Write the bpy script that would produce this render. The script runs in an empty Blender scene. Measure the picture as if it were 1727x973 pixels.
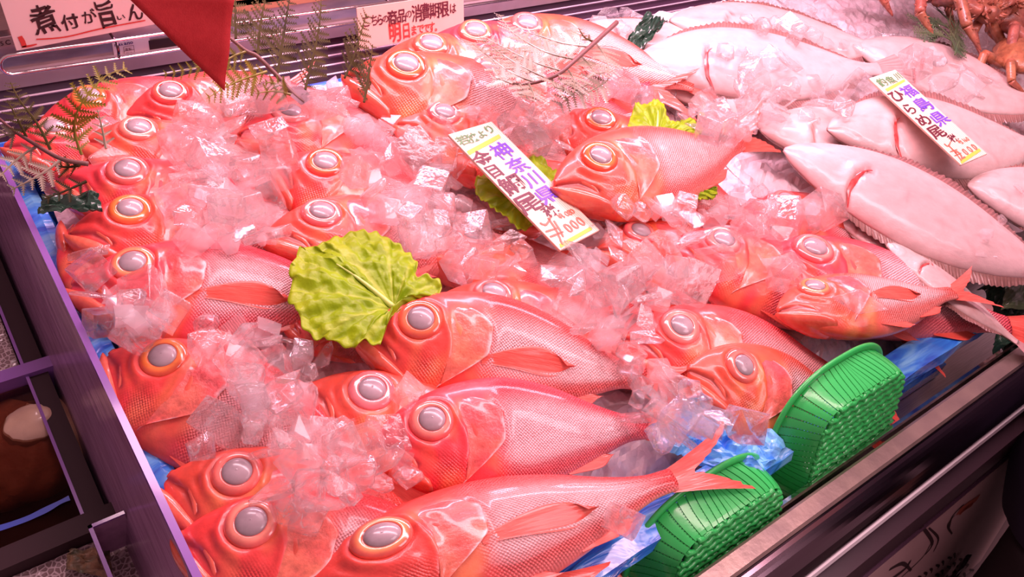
import bpy, bmesh, math, random
import numpy as np
from mathutils import Vector, Matrix, noise as mnoise

random.seed(7)
rng = np.random.default_rng(7)
scene = bpy.context.scene
COL = scene.collection
R_ = math.radians

# ------------------------------------------------------------------ camera
W, H, FPX, CAM_H = 1727, 973, 1400.0, 0.64
vx = np.array([2141.5, -811.5, FPX]); vx /= np.linalg.norm(vx)
vy = np.array([-863.5 - .48 * 1436, -246.5 - 1436, FPX]); vy -= vy.dot(vx) * vx; vy /= np.linalg.norm(vy)
vz = np.cross(vx, vy)
RC = np.array([vx, vy, vz])
CP = np.array([0.0, 0.0, CAM_H])
cam_d = bpy.data.cameras.new('camera'); cam = bpy.data.objects.new('camera', cam_d); COL.objects.link(cam)
cam_d.sensor_width = 36.0; cam_d.lens = FPX / W * 36.0; cam_d.clip_start = .01
cm = Matrix.Identity(4)
for i in range(3):
    cm[i][0] = RC[i][0]; cm[i][1] = -RC[i][1]; cm[i][2] = -RC[i][2]; cm[i][3] = CP[i]
cam.matrix_world = cm
scene.camera = cam

def ray(px, py):
    return RC @ np.array([(px - W / 2) / FPX, (py - H / 2) / FPX, 1.0])
def P(px, py, z=0.0):
    d = ray(px, py); return Vector(CP + (z - CAM_H) / d[2] * d)
def Py(px, py, y):
    d = ray(px, py); return Vector(CP + y / d[1] * d)
def proj(p):
    q = RC.T @ (np.array(p) - CP); return np.array([W / 2, H / 2]) + FPX * q[:2] / q[2]

# ------------------------------------------------------------------ world, lamps, exposure
scene.view_settings.view_transform = 'Standard'
scene.view_settings.look = 'None'
scene.view_settings.gamma = 1.0
scene.view_settings.use_curve_mapping = False
scene.view_settings.exposure = 0.12
cy = scene.cycles
cy.max_bounces = 14; cy.transmission_bounces = 12; cy.transparent_max_bounces = 28
cy.glossy_bounces = 5; cy.diffuse_bounces = 6
cy.use_denoising = True; cy.sample_clamp_indirect = 6.0
cy.use_adaptive_sampling = True; cy.adaptive_threshold = .02

wd = bpy.data.worlds.new('shop_air'); scene.world = wd; wd.use_nodes = True
wd.node_tree.nodes['Background'].inputs[0].default_value = (.80, .42, .50, 1)
wd.node_tree.nodes['Background'].inputs[1].default_value = .46

def area(name, loc, aim, sx, sy, power, col):
    l = bpy.data.lights.new(name, 'AREA'); l.shape = 'RECTANGLE'; l.size = sx; l.size_y = sy
    l.energy = power; l.color = col
    o = bpy.data.objects.new(name, l); COL.objects.link(o); o.location = loc
    o.rotation_euler = (Vector(aim) - Vector(loc)).to_track_quat('-Z', 'Y').to_euler()
    return o
area('canopy_tube_back', (.88, 1.00, .62), (.7, .72, 0), 1.25, .10, 16, (1, .54, .72))
area('canopy_tube_front', (.75, .50, 1.05), (.65, .42, 0), 2.0, .16, 18.5, (1, .62, .70))
area('ceiling_lamp', (1.3, -1.0, 1.6), (.8, .2, 0), .9, .9, 15, (1, .68, .78))

# ------------------------------------------------------------------ node helpers
def new_mat(name):
    m = bpy.data.materials.new(name); m.use_nodes = True
    nt = m.node_tree; nt.nodes.clear()
    out = nt.nodes.new('ShaderNodeOutputMaterial')
    return m, nt, out
def N(nt, typ, **kw):
    n = nt.nodes.new(typ)
    for k, v in kw.items():
        if k.startswith('i_'):
            n.inputs[k[2:].replace('_', ' ')].default_value = v
        else:
            setattr(n, k, v)
    return n
def rgba(c): return (c[0], c[1], c[2], 1.0)
def ramp(nt, fac, stops):
    r = nt.nodes.new('ShaderNodeValToRGB')
    el = r.color_ramp.elements
    while len(el) < len(stops): el.new(.5)
    for e, (p, c) in zip(el, stops):
        e.position = p; e.color = rgba(c) if len(c) == 3 else c
    nt.links.new(fac, r.inputs[0]); return r.outputs[0]
def mat(name, col, rough=.4, metal=0.0, coat=0.0, col2=None, nscale=20.0, bump=0.0, bscale=60.0, trans=0.0, ior=1.45,
        stretch=None, spec=.5, sss=0.0):
    m, nt, out = new_mat(name)
    b = N(nt, 'ShaderNodeBsdfPrincipled')
    b.inputs['Base Color'].default_value = rgba(col)
    b.inputs['Roughness'].default_value = rough; b.inputs['Metallic'].default_value = metal
    b.inputs['Coat Weight'].default_value = coat; b.inputs['Coat Roughness'].default_value = .08
    b.inputs['Transmission Weight'].default_value = trans; b.inputs['IOR'].default_value = ior
    b.inputs['Specular IOR Level'].default_value = spec
    if sss: b.inputs['Subsurface Weight'].default_value = sss; b.inputs['Subsurface Radius'].default_value = (.01, .004, .004)
    tc = N(nt, 'ShaderNodeTexCoord'); vec = tc.outputs['Object']
    if stretch:
        mp = N(nt, 'ShaderNodeMapping'); mp.inputs['Scale'].default_value = stretch
        nt.links.new(vec, mp.inputs[0]); vec = mp.outputs[0]
    if col2 is not None:
        nz = N(nt, 'ShaderNodeTexNoise', i_Scale=nscale, i_Detail=4.0); nt.links.new(vec, nz.inputs['Vector'])
        nt.links.new(ramp(nt, nz.outputs['Fac'], [(.35, col), (.65, col2)]), b.inputs['Base Color'])
    if bump:
        nz = N(nt, 'ShaderNodeTexNoise', i_Scale=bscale, i_Detail=5.0); nt.links.new(vec, nz.inputs['Vector'])
        bp = N(nt, 'ShaderNodeBump', i_Strength=bump, i_Distance=.004)
        nt.links.new(nz.outputs['Fac'], bp.inputs['Height']); nt.links.new(bp.outputs[0], b.inputs['Normal'])
    nt.links.new(b.outputs[0], out.inputs[0])
    return m

# ------------------------------------------------------------------ mesh helpers
def mesh_obj(name, verts, faces, m, parent=None, smooth=True, col=None, uv=None):
    me = bpy.data.meshes.new(name)
    me.from_pydata([tuple(v) for v in verts], [], [tuple(f) for f in faces])
    me.validate(); me.update()
    if smooth: me.polygons.foreach_set('use_smooth', [True] * len(me.polygons))
    if col is not None:
        a = me.color_attributes.new('tint', 'FLOAT_COLOR', 'POINT')
        a.data.foreach_set('color', np.asarray(col, dtype=np.float32).ravel())
    if uv is not None:
        l = me.uv_layers.new(name='UVMap'); uv = np.asarray(uv, dtype=np.float32)
        idx = np.empty(len(me.loops), dtype=np.int32); me.loops.foreach_get('vertex_index', idx)
        l.data.foreach_set('uv', uv[idx].ravel())
    if m is not None: me.materials.append(m)
    o = bpy.data.objects.new(name, me); COL.objects.link(o)
    if parent is not None: o.parent = parent
    return o
def tag(o, label, cat, group=None, kind=None):
    o['label'] = label
    if cat: o['category'] = cat
    if group: o['group'] = group
    if kind: o['kind'] = kind
    return o
def thing(name, label, cat, loc=(0, 0, 0), group=None):
    o = bpy.data.objects.new(name, None); COL.objects.link(o); o.empty_display_size = .01
    o.location = loc
    return tag(o, label, cat, group)
def structure(o): o['kind'] = 'structure'; return o
def dup(o, parent=None):
    c = o.copy(); COL.objects.link(c)
    if parent is not None: c.parent = parent
    for ch in list(o.children): dup(ch, c)
    return c
class MB:
    def __init__(s): s.v = []; s.f = []; s.c = []
    def add(s, vs, fs, col=None):
        b = len(s.v); s.v += [tuple(x) for x in vs]; s.f += [tuple(i + b for i in f) for f in fs]
        if col is not None: s.c += [rgba(col)] * len(vs)
    def box(s, a, b, col=None):
        (x0, y0, z0), (x1, y1, z1) = a, b
        s.add([(x0, y0, z0), (x1, y0, z0), (x1, y1, z0), (x0, y1, z0), (x0, y0, z1), (x1, y0, z1), (x1, y1, z1), (x0, y1, z1)],
              [(3, 2, 1, 0), (4, 5, 6, 7), (0, 1, 5, 4), (1, 2, 6, 5), (2, 3, 7, 6), (3, 0, 4, 7)], col)
    def hexa(s, p, col=None):   # p: 4 bottom, 4 top
        s.add(p, [(3, 2, 1, 0), (4, 5, 6, 7), (0, 1, 5, 4), (1, 2, 6, 5), (2, 3, 7, 6), (3, 0, 4, 7)], col)
    def tube(s, pts, rad, n=8, cap=True, col=None):
        pts = [Vector(p) for p in pts]; rads = rad if hasattr(rad, '__len__') else [rad] * len(pts)
        rings = []; up = None
        for i, p in enumerate(pts):
            t = (pts[min(i + 1, len(pts) - 1)] - pts[max(i - 1, 0)]).normalized()
            if up is None:
                up = Vector((0, 0, 1)) if abs(t.z) < .9 else Vector((0, 1, 0))
            a = t.cross(up)
            if a.length < 1e-6: a = t.cross(Vector((1, 0, 0)))
            a.normalize(); b = a.cross(t).normalized(); up = b
            rings.append([p + (a * math.cos(k * 2 * math.pi / n) + b * math.sin(k * 2 * math.pi / n)) * rads[i] for k in range(n)])
        vs = [v for r in rings for v in r]; fs = []
        for i in range(len(pts) - 1):
            for k in range(n):
                fs.append((i * n + k, i * n + (k + 1) % n, (i + 1) * n + (k + 1) % n, (i + 1) * n + k))
        if cap: fs.append(tuple(range(n - 1, -1, -1))); fs.append(tuple((len(pts) - 1) * n + k for k in range(n)))
        s.add(vs, fs, col)
    def build(s, name, m, parent=None, smooth=False):
        return mesh_obj(name, s.v, s.f, m, parent, smooth, s.c if s.c else None)
def smooth_pts(pts, n=6):
    pts = [Vector(p) for p in pts]; out = []
    for i in range(len(pts) - 1):
        p0 = pts[max(i - 1, 0)]; p1 = pts[i]; p2 = pts[i + 1]; p3 = pts[min(i + 2, len(pts) - 1)]
        for k in range(n):
            t = k / n
            out.append(.5 * ((2 * p1) + (p2 - p0) * t + (2 * p0 - 5 * p1 + 4 * p2 - p3) * t * t + (3 * p1 - p0 - 3 * p2 + p3) * t ** 3))
    out.append(pts[-1]); return out
def interp(xs, ys):
    xs = np.array(xs, float); ys = np.array(ys, float)
    h = np.diff(xs); d = np.diff(ys) / h; m = np.zeros_like(ys); m[1:-1] = (d[:-1] + d[1:]) / 2; m[0] = d[0]; m[-1] = d[-1]
    def f(x):
        x = np.clip(x, xs[0], xs[-1]); i = np.clip(np.searchsorted(xs, x) - 1, 0, len(xs) - 2)
        t = (x - xs[i]) / h[i]
        return ((2 * t ** 3 - 3 * t ** 2 + 1) * ys[i] + (t ** 3 - 2 * t ** 2 + t) * h[i] * m[i] + (-2 * t ** 3 + 3 * t ** 2) * ys[i + 1] + (t ** 3 - t ** 2) * h[i] * m[i + 1])
    return f
def sstep(a, b, x):
    t = np.clip((x - a) / (b - a), 0, 1); return t * t * (3 - 2 * t)
def seg_dist(x, y, pts):
    d = np.full(np.shape(x), 9.0)
    for (ax, ay), (bx, by) in zip(pts[:-1], pts[1:]):
        dx, dy = bx - ax, by - ay
        t = np.clip(((x - ax) * dx + (y - ay) * dy) / (dx * dx + dy * dy), 0, 1)
        d = np.minimum(d, np.hypot(x - ax - t * dx, y - ay - t * dy))
    return d
def vnoise(x, y, z, s):
    return np.array([mnoise.noise((a * s, b * s, c * s)) for a, b, c in zip(np.ravel(x), np.ravel(y), np.ravel(z))]).reshape(np.shape(x))
def inside(poly, x, y):
    r = False; n = len(poly)
    for i in range(n):
        (x0, y0), (x1, y1) = poly[i], poly[(i + 1) % n]
        if (y0 > y) != (y1 > y) and x < (x1 - x0) * (y - y0) / (y1 - y0) + x0: r = not r
    return r

# ------------------------------------------------------------------ materials of the place
M = {}
M['steel'] = mat('brushed_steel', (.62, .56, .56), .28, 1.0, col2=(.50, .45, .45), nscale=12, stretch=(2, 60, 60))
M['steel_dark'] = mat('dark_polished_metal', (.16, .11, .13), .16, 1.0)
M['rail_band'] = mat('worn_metal_band', (.36, .26, .22), .35, .6, col2=(.28, .2, .18), nscale=30, bump=.15)
M['chrome'] = mat('chrome', (.85, .8, .8), .08, 1.0)
M['dark_plastic'] = mat('dark_plastic', (.040, .020, .024), .55, spec=.2)
M['dark_panel'] = mat('dark_front_panel', (.06, .03, .04), .35)
M['grille_dark'] = mat('grille_recess', (.07, .025, .06), .5)
M['grille_bar'] = mat('grille_bar', (.8, .62, .72), .3, .3)
M['brown_panel'] = mat('brown_panel', (.20, .09, .08), .45)
M['tan_panel'] = mat('tan_card', (.60, .26, .15), .7)
M['white_wall'] = mat('white_case_wall', (.8, .62, .68), .5)
M['floor'] = mat('shop_floor_tile', (.10, .08, .08), .5, col2=(.13, .10, .10), nscale=3)
M['paper'] = mat('sign_paper', (.80, .62, .58), .7, col2=(.76, .58, .54), nscale=6)
M['paper_cream'] = mat('sign_paper_cream', (.80, .52, .42), .6, col2=(.76, .49, .40), nscale=6)
M['ink'] = mat('black_ink', (.035, .012, .014), .6)
M['ink_red'] = mat('red_ink', (.62, .05, .04), .6)
M['ink_purple'] = mat('purple_ink', (.16, .07, .62), .5)
M['ink_green'] = mat('green_ink', (.10, .26, .10), .5)
M['ink_maroon'] = mat('maroon_ink', (.12, .015, .03), .5)
M['ink_price'] = mat('price_red_ink', (.72, .16, .10), .5)
M['ink_yellow'] = mat('yellow_marker', (.90, .55, .08), .6)
M['pennant'] = mat('red_felt', (.48, .025, .03), .85, col2=(.44, .02, .025), nscale=200, bump=.2, bscale=900)
M['board'] = None
M['eye_pupil'] = mat('cloudy_pupil', (.26, .20, .215), .22, coat=.45, col2=(.44, .34, .36), nscale=10)
M['fin'] = mat('red_fin', (.82, .13, .09), .32, coat=.5, col2=(.74, .08, .055), nscale=6, stretch=(3, 30, 3), bump=.15, bscale=8)
M['jaw'] = mat('red_jaw', (.72, .06, .045), .22, coat=.8, col2=(.82, .17, .10), nscale=14, bump=.25, bscale=30)
M['mouth'] = mat('mouth_dark', (.22, .015, .02), .5)
M['stem'] = mat('fern_stem', (.17, .075, .065), .5)
M['fern'] = mat('fern_leaf', (.030, .022, .007), .7, col2=(.09, .068, .012), nscale=9, spec=.25)
M['fern_pale'] = mat('fern_pale_underside', (.17, .15, .085), .4, col2=(.40, .32, .25), nscale=14, coat=.2)
M['fern_yellow'] = mat('fern_yellow_green', (.32, .26, .02), .5, col2=(.14, .12, .02), nscale=12)
M['bamboo'] = mat('dark_green_film', (.025, .07, .045), .18, coat=.6, col2=(.05, .11, .07), nscale=9, bump=.5, bscale=25)
M['green_pale'] = mat('pale_green_leaf', (.16, .22, .10), .25, coat=.5, col2=(.10, .16, .08), nscale=18)

def attr_mat(name, rough=.3, coat=.6, scales=False, noise_amt=.25, bump=.25, bscale=30.0, sss=0.0):
    """colour comes from the 'tint' attribute, its alpha says where scales lie"""
    m, nt, out = new_mat(name)
    b = N(nt, 'ShaderNodeBsdfPrincipled'); b.inputs['Roughness'].default_value = rough
    b.inputs['Coat Weight'].default_value = coat; b.inputs['Coat Roughness'].default_value = .12
    at = N(nt, 'ShaderNodeAttribute', attribute_name='tint')
    tc = N(nt, 'ShaderNodeTexCoord')
    nz = N(nt, 'ShaderNodeTexNoise', i_Scale=bscale, i_Detail=5.0, i_Roughness=.6); nt.links.new(tc.outputs['Object'], nz.inputs['Vector'])
    oi = N(nt, 'ShaderNodeObjectInfo')
    hsv = N(nt, 'ShaderNodeHueSaturation')
    mr = N(nt, 'ShaderNodeMapRange'); mr.inputs[1].default_value = .3; mr.inputs[2].default_value = .7
    mr.inputs[3].default_value = 1 - noise_amt; mr.inputs[4].default_value = 1 + noise_amt
    nt.links.new(nz.outputs['Fac'], mr.inputs[0]); nt.links.new(mr.outputs[0], hsv.inputs['Value'])
    mh = N(nt, 'ShaderNodeMapRange'); mh.inputs[3].default_value = .492; mh.inputs[4].default_value = .508
    nt.links.new(oi.outputs['Random'], mh.inputs[0]); nt.links.new(mh.outputs[0], hsv.inputs['Hue'])
    nt.links.new(at.outputs['Color'], hsv.inputs['Color'])
    col = hsv.outputs[0]
    bp = N(nt, 'ShaderNodeBump', i_Strength=bump, i_Distance=.003)
    nt.links.new(nz.outputs['Fac'], bp.inputs['Height'])
    if scales:
        mp = N(nt, 'ShaderNodeMapping'); mp.inputs['Rotation'].default_value = (0, 0, R_(45)); mp.inputs['Scale'].default_value = (122, 122, 1)
        nt.links.new(tc.outputs['Object'], mp.inputs[0])
        vo = N(nt, 'ShaderNodeTexVoronoi', voronoi_dimensions='2D', i_Scale=1.0, i_Randomness=.22); nt.links.new(mp.outputs[0], vo.inputs['Vector'])
        inv = N(nt, 'ShaderNodeMath', operation='SUBTRACT'); inv.inputs[0].default_value = .8; nt.links.new(vo.outputs['Distance'], inv.inputs[1])
        mu = N(nt, 'ShaderNodeMath', operation='MULTIPLY'); nt.links.new(inv.outputs[0], mu.inputs[0]); nt.links.new(at.outputs['Alpha'], mu.inputs[1])
        b2 = N(nt, 'ShaderNodeBump', i_Strength=.75, i_Distance=.004)
        nt.links.new(mu.outputs[0], b2.inputs['Height']); nt.links.new(bp.outputs[0], b2.inputs['Normal']); nt.links.new(b2.outputs[0], b.inputs['Normal'])
        mx = N(nt, 'ShaderNodeMix', data_type='RGBA', blend_type='MIX')
        f1 = N(nt, 'ShaderNodeMapRange'); f1.inputs[1].default_value = .35; f1.inputs[2].default_value = .7; f1.inputs[3].default_value = 0; f1.inputs[4].default_value = .30
        nt.links.new(vo.outputs['Distance'], f1.inputs[0])
        m2 = N(nt, 'ShaderNodeMath', operation='MULTIPLY'); nt.links.new(f1.outputs[0], m2.inputs[0]); nt.links.new(at.outputs['Alpha'], m2.inputs[1])
        nt.links.new(m2.outputs[0], mx.inputs['Factor']); nt.links.new(col, mx.inputs['A']); mx.inputs['B'].default_value = (.80, .20, .18, 1)
        col = mx.outputs['Result']
    else:
        nt.links.new(bp.outputs[0], b.inputs['Normal'])
    nt.links.new(col, b.inputs['Base Color'])
    nt.links.new(b.outputs[0], out.inputs[0]); return m
M['fish'] = attr_mat('red_fish_skin', .36, .38, scales=True, bump=.20, bscale=26, noise_amt=.13)
M['gill'] = attr_mat('gill_cover_skin', .26, .7, bump=.4, bscale=34, noise_amt=.3)
M['eye'] = attr_mat('eye_ring_skin', .14, 1.0, bump=.05, noise_amt=.12)
M['flat'] = attr_mat('flatfish_skin', .38, .3, bump=.28, bscale=22, noise_amt=.09)
M['crab'] = attr_mat('crab_shell', .38, .35, bump=.9, bscale=60, noise_amt=.4)

def ice_mat(name, lo, hi):
    """wet ice: clear body, frosted white veins, glossy skin"""
    m, nt, out = new_mat(name)
    tc = N(nt, 'ShaderNodeTexCoord'); oi = N(nt, 'ShaderNodeObjectInfo')
    ad = N(nt, 'ShaderNodeVectorMath', operation='ADD'); nt.links.new(tc.outputs['Object'], ad.inputs[0]); nt.links.new(oi.outputs['Location'], ad.inputs[1])
    nz = N(nt, 'ShaderNodeTexNoise', i_Scale=1.5, i_Detail=6.0, i_Roughness=.65, i_Distortion=.8); nt.links.new(ad.outputs[0], nz.inputs['Vector'])
    nb = N(nt, 'ShaderNodeTexNoise', i_Scale=2.6, i_Detail=4.0); nt.links.new(ad.outputs[0], nb.inputs['Vector'])
    bp = N(nt, 'ShaderNodeBump', i_Strength=.3, i_Distance=.004); nt.links.new(nb.outputs['Fac'], bp.inputs['Height'])
    rf = N(nt, 'ShaderNodeBsdfRefraction', i_Roughness=.02, i_IOR=1.25); nt.links.new(bp.outputs[0], rf.inputs['Normal'])
    tr = N(nt, 'ShaderNodeBsdfTransparent'); tr.inputs['Color'].default_value = (1, .98, .985, 1)
    m1 = N(nt, 'ShaderNodeMixShader'); m1.inputs[0].default_value = .50; nt.links.new(rf.outputs[0], m1.inputs[1]); nt.links.new(tr.outputs[0], m1.inputs[2])
    df = N(nt, 'ShaderNodeBsdfDiffuse'); df.inputs['Color'].default_value = (.98, .93, .94, 1); nt.links.new(bp.outputs[0], df.inputs['Normal'])
    tl = N(nt, 'ShaderNodeBsdfTranslucent'); tl.inputs['Color'].default_value = (.98, .93, .94, 1)
    m2 = N(nt, 'ShaderNodeMixShader'); m2.inputs[0].default_value = .45; nt.links.new(df.outputs[0], m2.inputs[1]); nt.links.new(tl.outputs[0], m2.inputs[2])
    m3 = N(nt, 'ShaderNodeMixShader'); nt.links.new(ramp(nt, nz.outputs['Fac'], [(.42, (lo,) * 3), (.66, (hi,) * 3)]), m3.inputs[0])
    nt.links.new(m1.outputs[0], m3.inputs[1]); nt.links.new(m2.outputs[0], m3.inputs[2])
    gs = N(nt, 'ShaderNodeBsdfGlossy', i_Roughness=.06); nt.links.new(bp.outputs[0], gs.inputs['Normal'])
    fr = N(nt, 'ShaderNodeFresnel', i_IOR=1.42); nt.links.new(bp.outputs[0], fr.inputs['Normal'])
    m4 = N(nt, 'ShaderNodeMixShader'); nt.links.new(fr.outputs[0], m4.inputs[0]); nt.links.new(m3.outputs[0], m4.inputs[1]); nt.links.new(gs.outputs[0], m4.inputs[2])
    ge = N(nt, 'ShaderNodeNewGeometry'); m5 = N(nt, 'ShaderNodeMixShader')
    nt.links.new(ge.outputs['Backfacing'], m5.inputs[0]); nt.links.new(m4.outputs[0], m5.inputs[1]); nt.links.new(tr.outputs[0], m5.inputs[2])
    nt.links.new(m5.outputs[0], out.inputs[0]); return m
M['ice'] = ice_mat('melting_ice', .06, .50)
def cube_mat():
    """clear ice: refracting glass with frosted white veins"""
    m, nt, out = new_mat('clear_ice')
    tc = N(nt, 'ShaderNodeTexCoord'); oi = N(nt, 'ShaderNodeObjectInfo')
    ad = N(nt, 'ShaderNodeVectorMath', operation='ADD'); sc_ = N(nt, 'ShaderNodeVectorMath', operation='SCALE'); sc_.inputs['Scale'].default_value = 40.0
    nt.links.new(oi.outputs['Location'], sc_.inputs[0]); nt.links.new(tc.outputs['Object'], ad.inputs[0]); nt.links.new(sc_.outputs[0], ad.inputs[1])
    nz = N(nt, 'ShaderNodeTexNoise', i_Scale=1.1, i_Detail=7.0, i_Roughness=.7, i_Distortion=1.0); nt.links.new(ad.outputs[0], nz.inputs['Vector'])
    nb = N(nt, 'ShaderNodeTexNoise', i_Scale=2.2, i_Detail=3.0); nt.links.new(ad.outputs[0], nb.inputs['Vector'])
    bp = N(nt, 'ShaderNodeBump', i_Strength=.25, i_Distance=.004); nt.links.new(nb.outputs['Fac'], bp.inputs['Height'])
    gl = N(nt, 'ShaderNodeBsdfGlass', i_Roughness=.015, i_IOR=1.31); nt.links.new(bp.outputs[0], gl.inputs['Normal'])
    tr = N(nt, 'ShaderNodeBsdfTransparent'); m1 = N(nt, 'ShaderNodeMixShader'); m1.inputs[0].default_value = .52
    nt.links.new(gl.outputs[0], m1.inputs[1]); nt.links.new(tr.outputs[0], m1.inputs[2])
    df = N(nt, 'ShaderNodeBsdfDiffuse'); df.inputs['Color'].default_value = (.98, .93, .94, 1); nt.links.new(bp.outputs[0], df.inputs['Normal'])
    tl = N(nt, 'ShaderNodeBsdfTranslucent'); tl.inputs['Color'].default_value = (.98, .93, .94, 1)
    m2 = N(nt, 'ShaderNodeMixShader'); m2.inputs[0].default_value = .4; nt.links.new(df.outputs[0], m2.inputs[1]); nt.links.new(tl.outputs[0], m2.inputs[2])
    ge = N(nt, 'ShaderNodeNewGeometry'); inv = N(nt, 'ShaderNodeMath', operation='SUBTRACT'); inv.inputs[0].default_value = 1.0; nt.links.new(ge.outputs['Backfacing'], inv.inputs[1])
    mu = N(nt, 'ShaderNodeMath', operation='MULTIPLY'); nt.links.new(inv.outputs[0], mu.inputs[0]); nt.links.new(ramp(nt, nz.outputs['Fac'], [(.40, (.07,) * 3), (.56, (.20,) * 3), (.68, (.62,) * 3)]), mu.inputs[1])
    m3 = N(nt, 'ShaderNodeMixShader'); nt.links.new(mu.outputs[0], m3.inputs[0]); nt.links.new(m1.outputs[0], m3.inputs[1]); nt.links.new(m2.outputs[0], m3.inputs[2])
    gs = N(nt, 'ShaderNodeBsdfGlossy', i_Roughness=.05); nt.links.new(bp.outputs[0], gs.inputs['Normal'])
    fr = N(nt, 'ShaderNodeFresnel', i_IOR=1.45); nt.links.new(bp.outputs[0], fr.inputs['Normal'])
    mu2 = N(nt, 'ShaderNodeMath', operation='MULTIPLY'); nt.links.new(inv.outputs[0], mu2.inputs[0]); nt.links.new(fr.outputs[0], mu2.inputs[1])
    m4 = N(nt, 'ShaderNodeMixShader'); nt.links.new(mu2.outputs[0], m4.inputs[0]); nt.links.new(m3.outputs[0], m4.inputs[1]); nt.links.new(gs.outputs[0], m4.inputs[2])
    nt.links.new(m4.outputs[0], out.inputs[0]); return m
M['ice_clear'] = cube_mat()
M['ice_bed'] = mat('packed_ice', (.90, .78, .80), .35, coat=.3, col2=(.80, .60, .63), nscale=40, bump=.8, bscale=70)

def film_mat():
    m, nt, out = new_mat('blue_film')
    b = N(nt, 'ShaderNodeBsdfPrincipled'); b.inputs['Roughness'].default_value = .22; b.inputs['Coat Weight'].default_value = .8; b.inputs['Coat Roughness'].default_value = .06
    tc = N(nt, 'ShaderNodeTexCoord')
    mp = N(nt, 'ShaderNodeMapping'); mp.inputs['Rotation'].default_value = (.3, .4, .7); mp.inputs['Scale'].default_value = (8, 26, 20); nt.links.new(tc.outputs['Object'], mp.inputs[0])
    nz = N(nt, 'ShaderNodeTexNoise', i_Scale=1.6, i_Detail=3.0, i_Distortion=1.2); nt.links.new(mp.outputs[0], nz.inputs['Vector'])
    nt.links.new(ramp(nt, nz.outputs['Fac'], [(.36, (.02, .13, .68)), (.47, (.05, .30, .92)), (.62, (.20, .58, .98))]), b.inputs['Base Color'])
    bp = N(nt, 'ShaderNodeBump', i_Strength=.8, i_Distance=.008); nt.links.new(nz.outputs['Fac'], bp.inputs['Height']); nt.links.new(bp.outputs[0], b.inputs['Normal'])
    nt.links.new(b.outputs[0], out.inputs[0]); return m
M['film'] = film_mat()
def leaf_mat():
    m, nt, out = new_mat('lettuce')
    b = N(nt, 'ShaderNodeBsdfPrincipled'); b.inputs['Roughness'].default_value = .36; b.inputs['Coat Weight'].default_value = 0; b.inputs['Specular IOR Level'].default_value = .28
    at = N(nt, 'ShaderNodeAttribute', attribute_name='tint')
    tc = N(nt, 'ShaderNodeTexCoord'); nz = N(nt, 'ShaderNodeTexNoise', i_Scale=55.0, i_Detail=4.0); nt.links.new(tc.outputs['Object'], nz.inputs['Vector'])
    bp = N(nt, 'ShaderNodeBump', i_Strength=.6, i_Distance=.004); nt.links.new(nz.outputs['Fac'], bp.inputs['Height']); nt.links.new(bp.outputs[0], b.inputs['Normal'])
    nt.links.new(at.outputs['Color'], b.inputs['Base Color'])
    tl = N(nt, 'ShaderNodeBsdfTranslucent'); nt.links.new(at.outputs['Color'], tl.inputs['Color'])
    mx = N(nt, 'ShaderNodeMixShader'); mx.inputs[0].default_value = .25; nt.links.new(b.outputs[0], mx.inputs[1]); nt.links.new(tl.outputs[0], mx.inputs[2])
    nt.links.new(mx.outputs[0], out.inputs[0]); return m
M['lettuce'] = leaf_mat()
def acrylic_mat(name, col, clear, rough=.12):
    m, nt, out = new_mat(name)
    tr = N(nt, 'ShaderNodeBsdfTransparent'); tr.inputs['Color'].default_value = rgba(col)
    b = N(nt, 'ShaderNodeBsdfPrincipled'); b.inputs['Base Color'].default_value = rgba(col); b.inputs['Roughness'].default_value = rough
    tc = N(nt, 'ShaderNodeTexCoord'); mp = N(nt, 'ShaderNodeMapping'); mp.inputs['Scale'].default_value = (60, 8, 60); nt.links.new(tc.outputs['Object'], mp.inputs[0])
    nz = N(nt, 'ShaderNodeTexNoise', i_Scale=2.0, i_Detail=6.0); nt.links.new(mp.outputs[0], nz.inputs['Vector'])
    bp = N(nt, 'ShaderNodeBump', i_Strength=.3, i_Distance=.002); nt.links.new(nz.outputs['Fac'], bp.inputs['Height']); nt.links.new(bp.outputs[0], b.inputs['Normal'])
    mx = N(nt, 'ShaderNodeMixShader')
    nt.links.new(ramp(nt, nz.outputs['Fac'], [(.35, (clear - .12,) * 3), (.7, (clear + .1,) * 3)]), mx.inputs[0])
    nt.links.new(b.outputs[0], mx.inputs[1]); nt.links.new(tr.outputs[0], mx.inputs[2]); nt.links.new(mx.outputs[0], out.inputs[0]); return m
M['acrylic'] = acrylic_mat('purple_acrylic', (.52, .30, .48), .20)
M['acrylic_edge'] = mat('acrylic_cut_edge', (.26, .12, .42), .2, coat=.5)
def water_mat():
    m, nt, out = new_mat('tank_water'); tr = N(nt, 'ShaderNodeBsdfTransparent'); tr.inputs['Color'].default_value = (.72, .56, .50, 1)
    gs = N(nt, 'ShaderNodeBsdfGlossy', i_Roughness=.04); fr = N(nt, 'ShaderNodeFresnel', i_IOR=1.33); mx = N(nt, 'ShaderNodeMixShader')
    nt.links.new(fr.outputs[0], mx.inputs[0]); nt.links.new(tr.outputs[0], mx.inputs[1]); nt.links.new(gs.outputs[0], mx.inputs[2]); nt.links.new(mx.outputs[0], out.inputs[0]); return m
M['water'] = water_mat()

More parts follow.
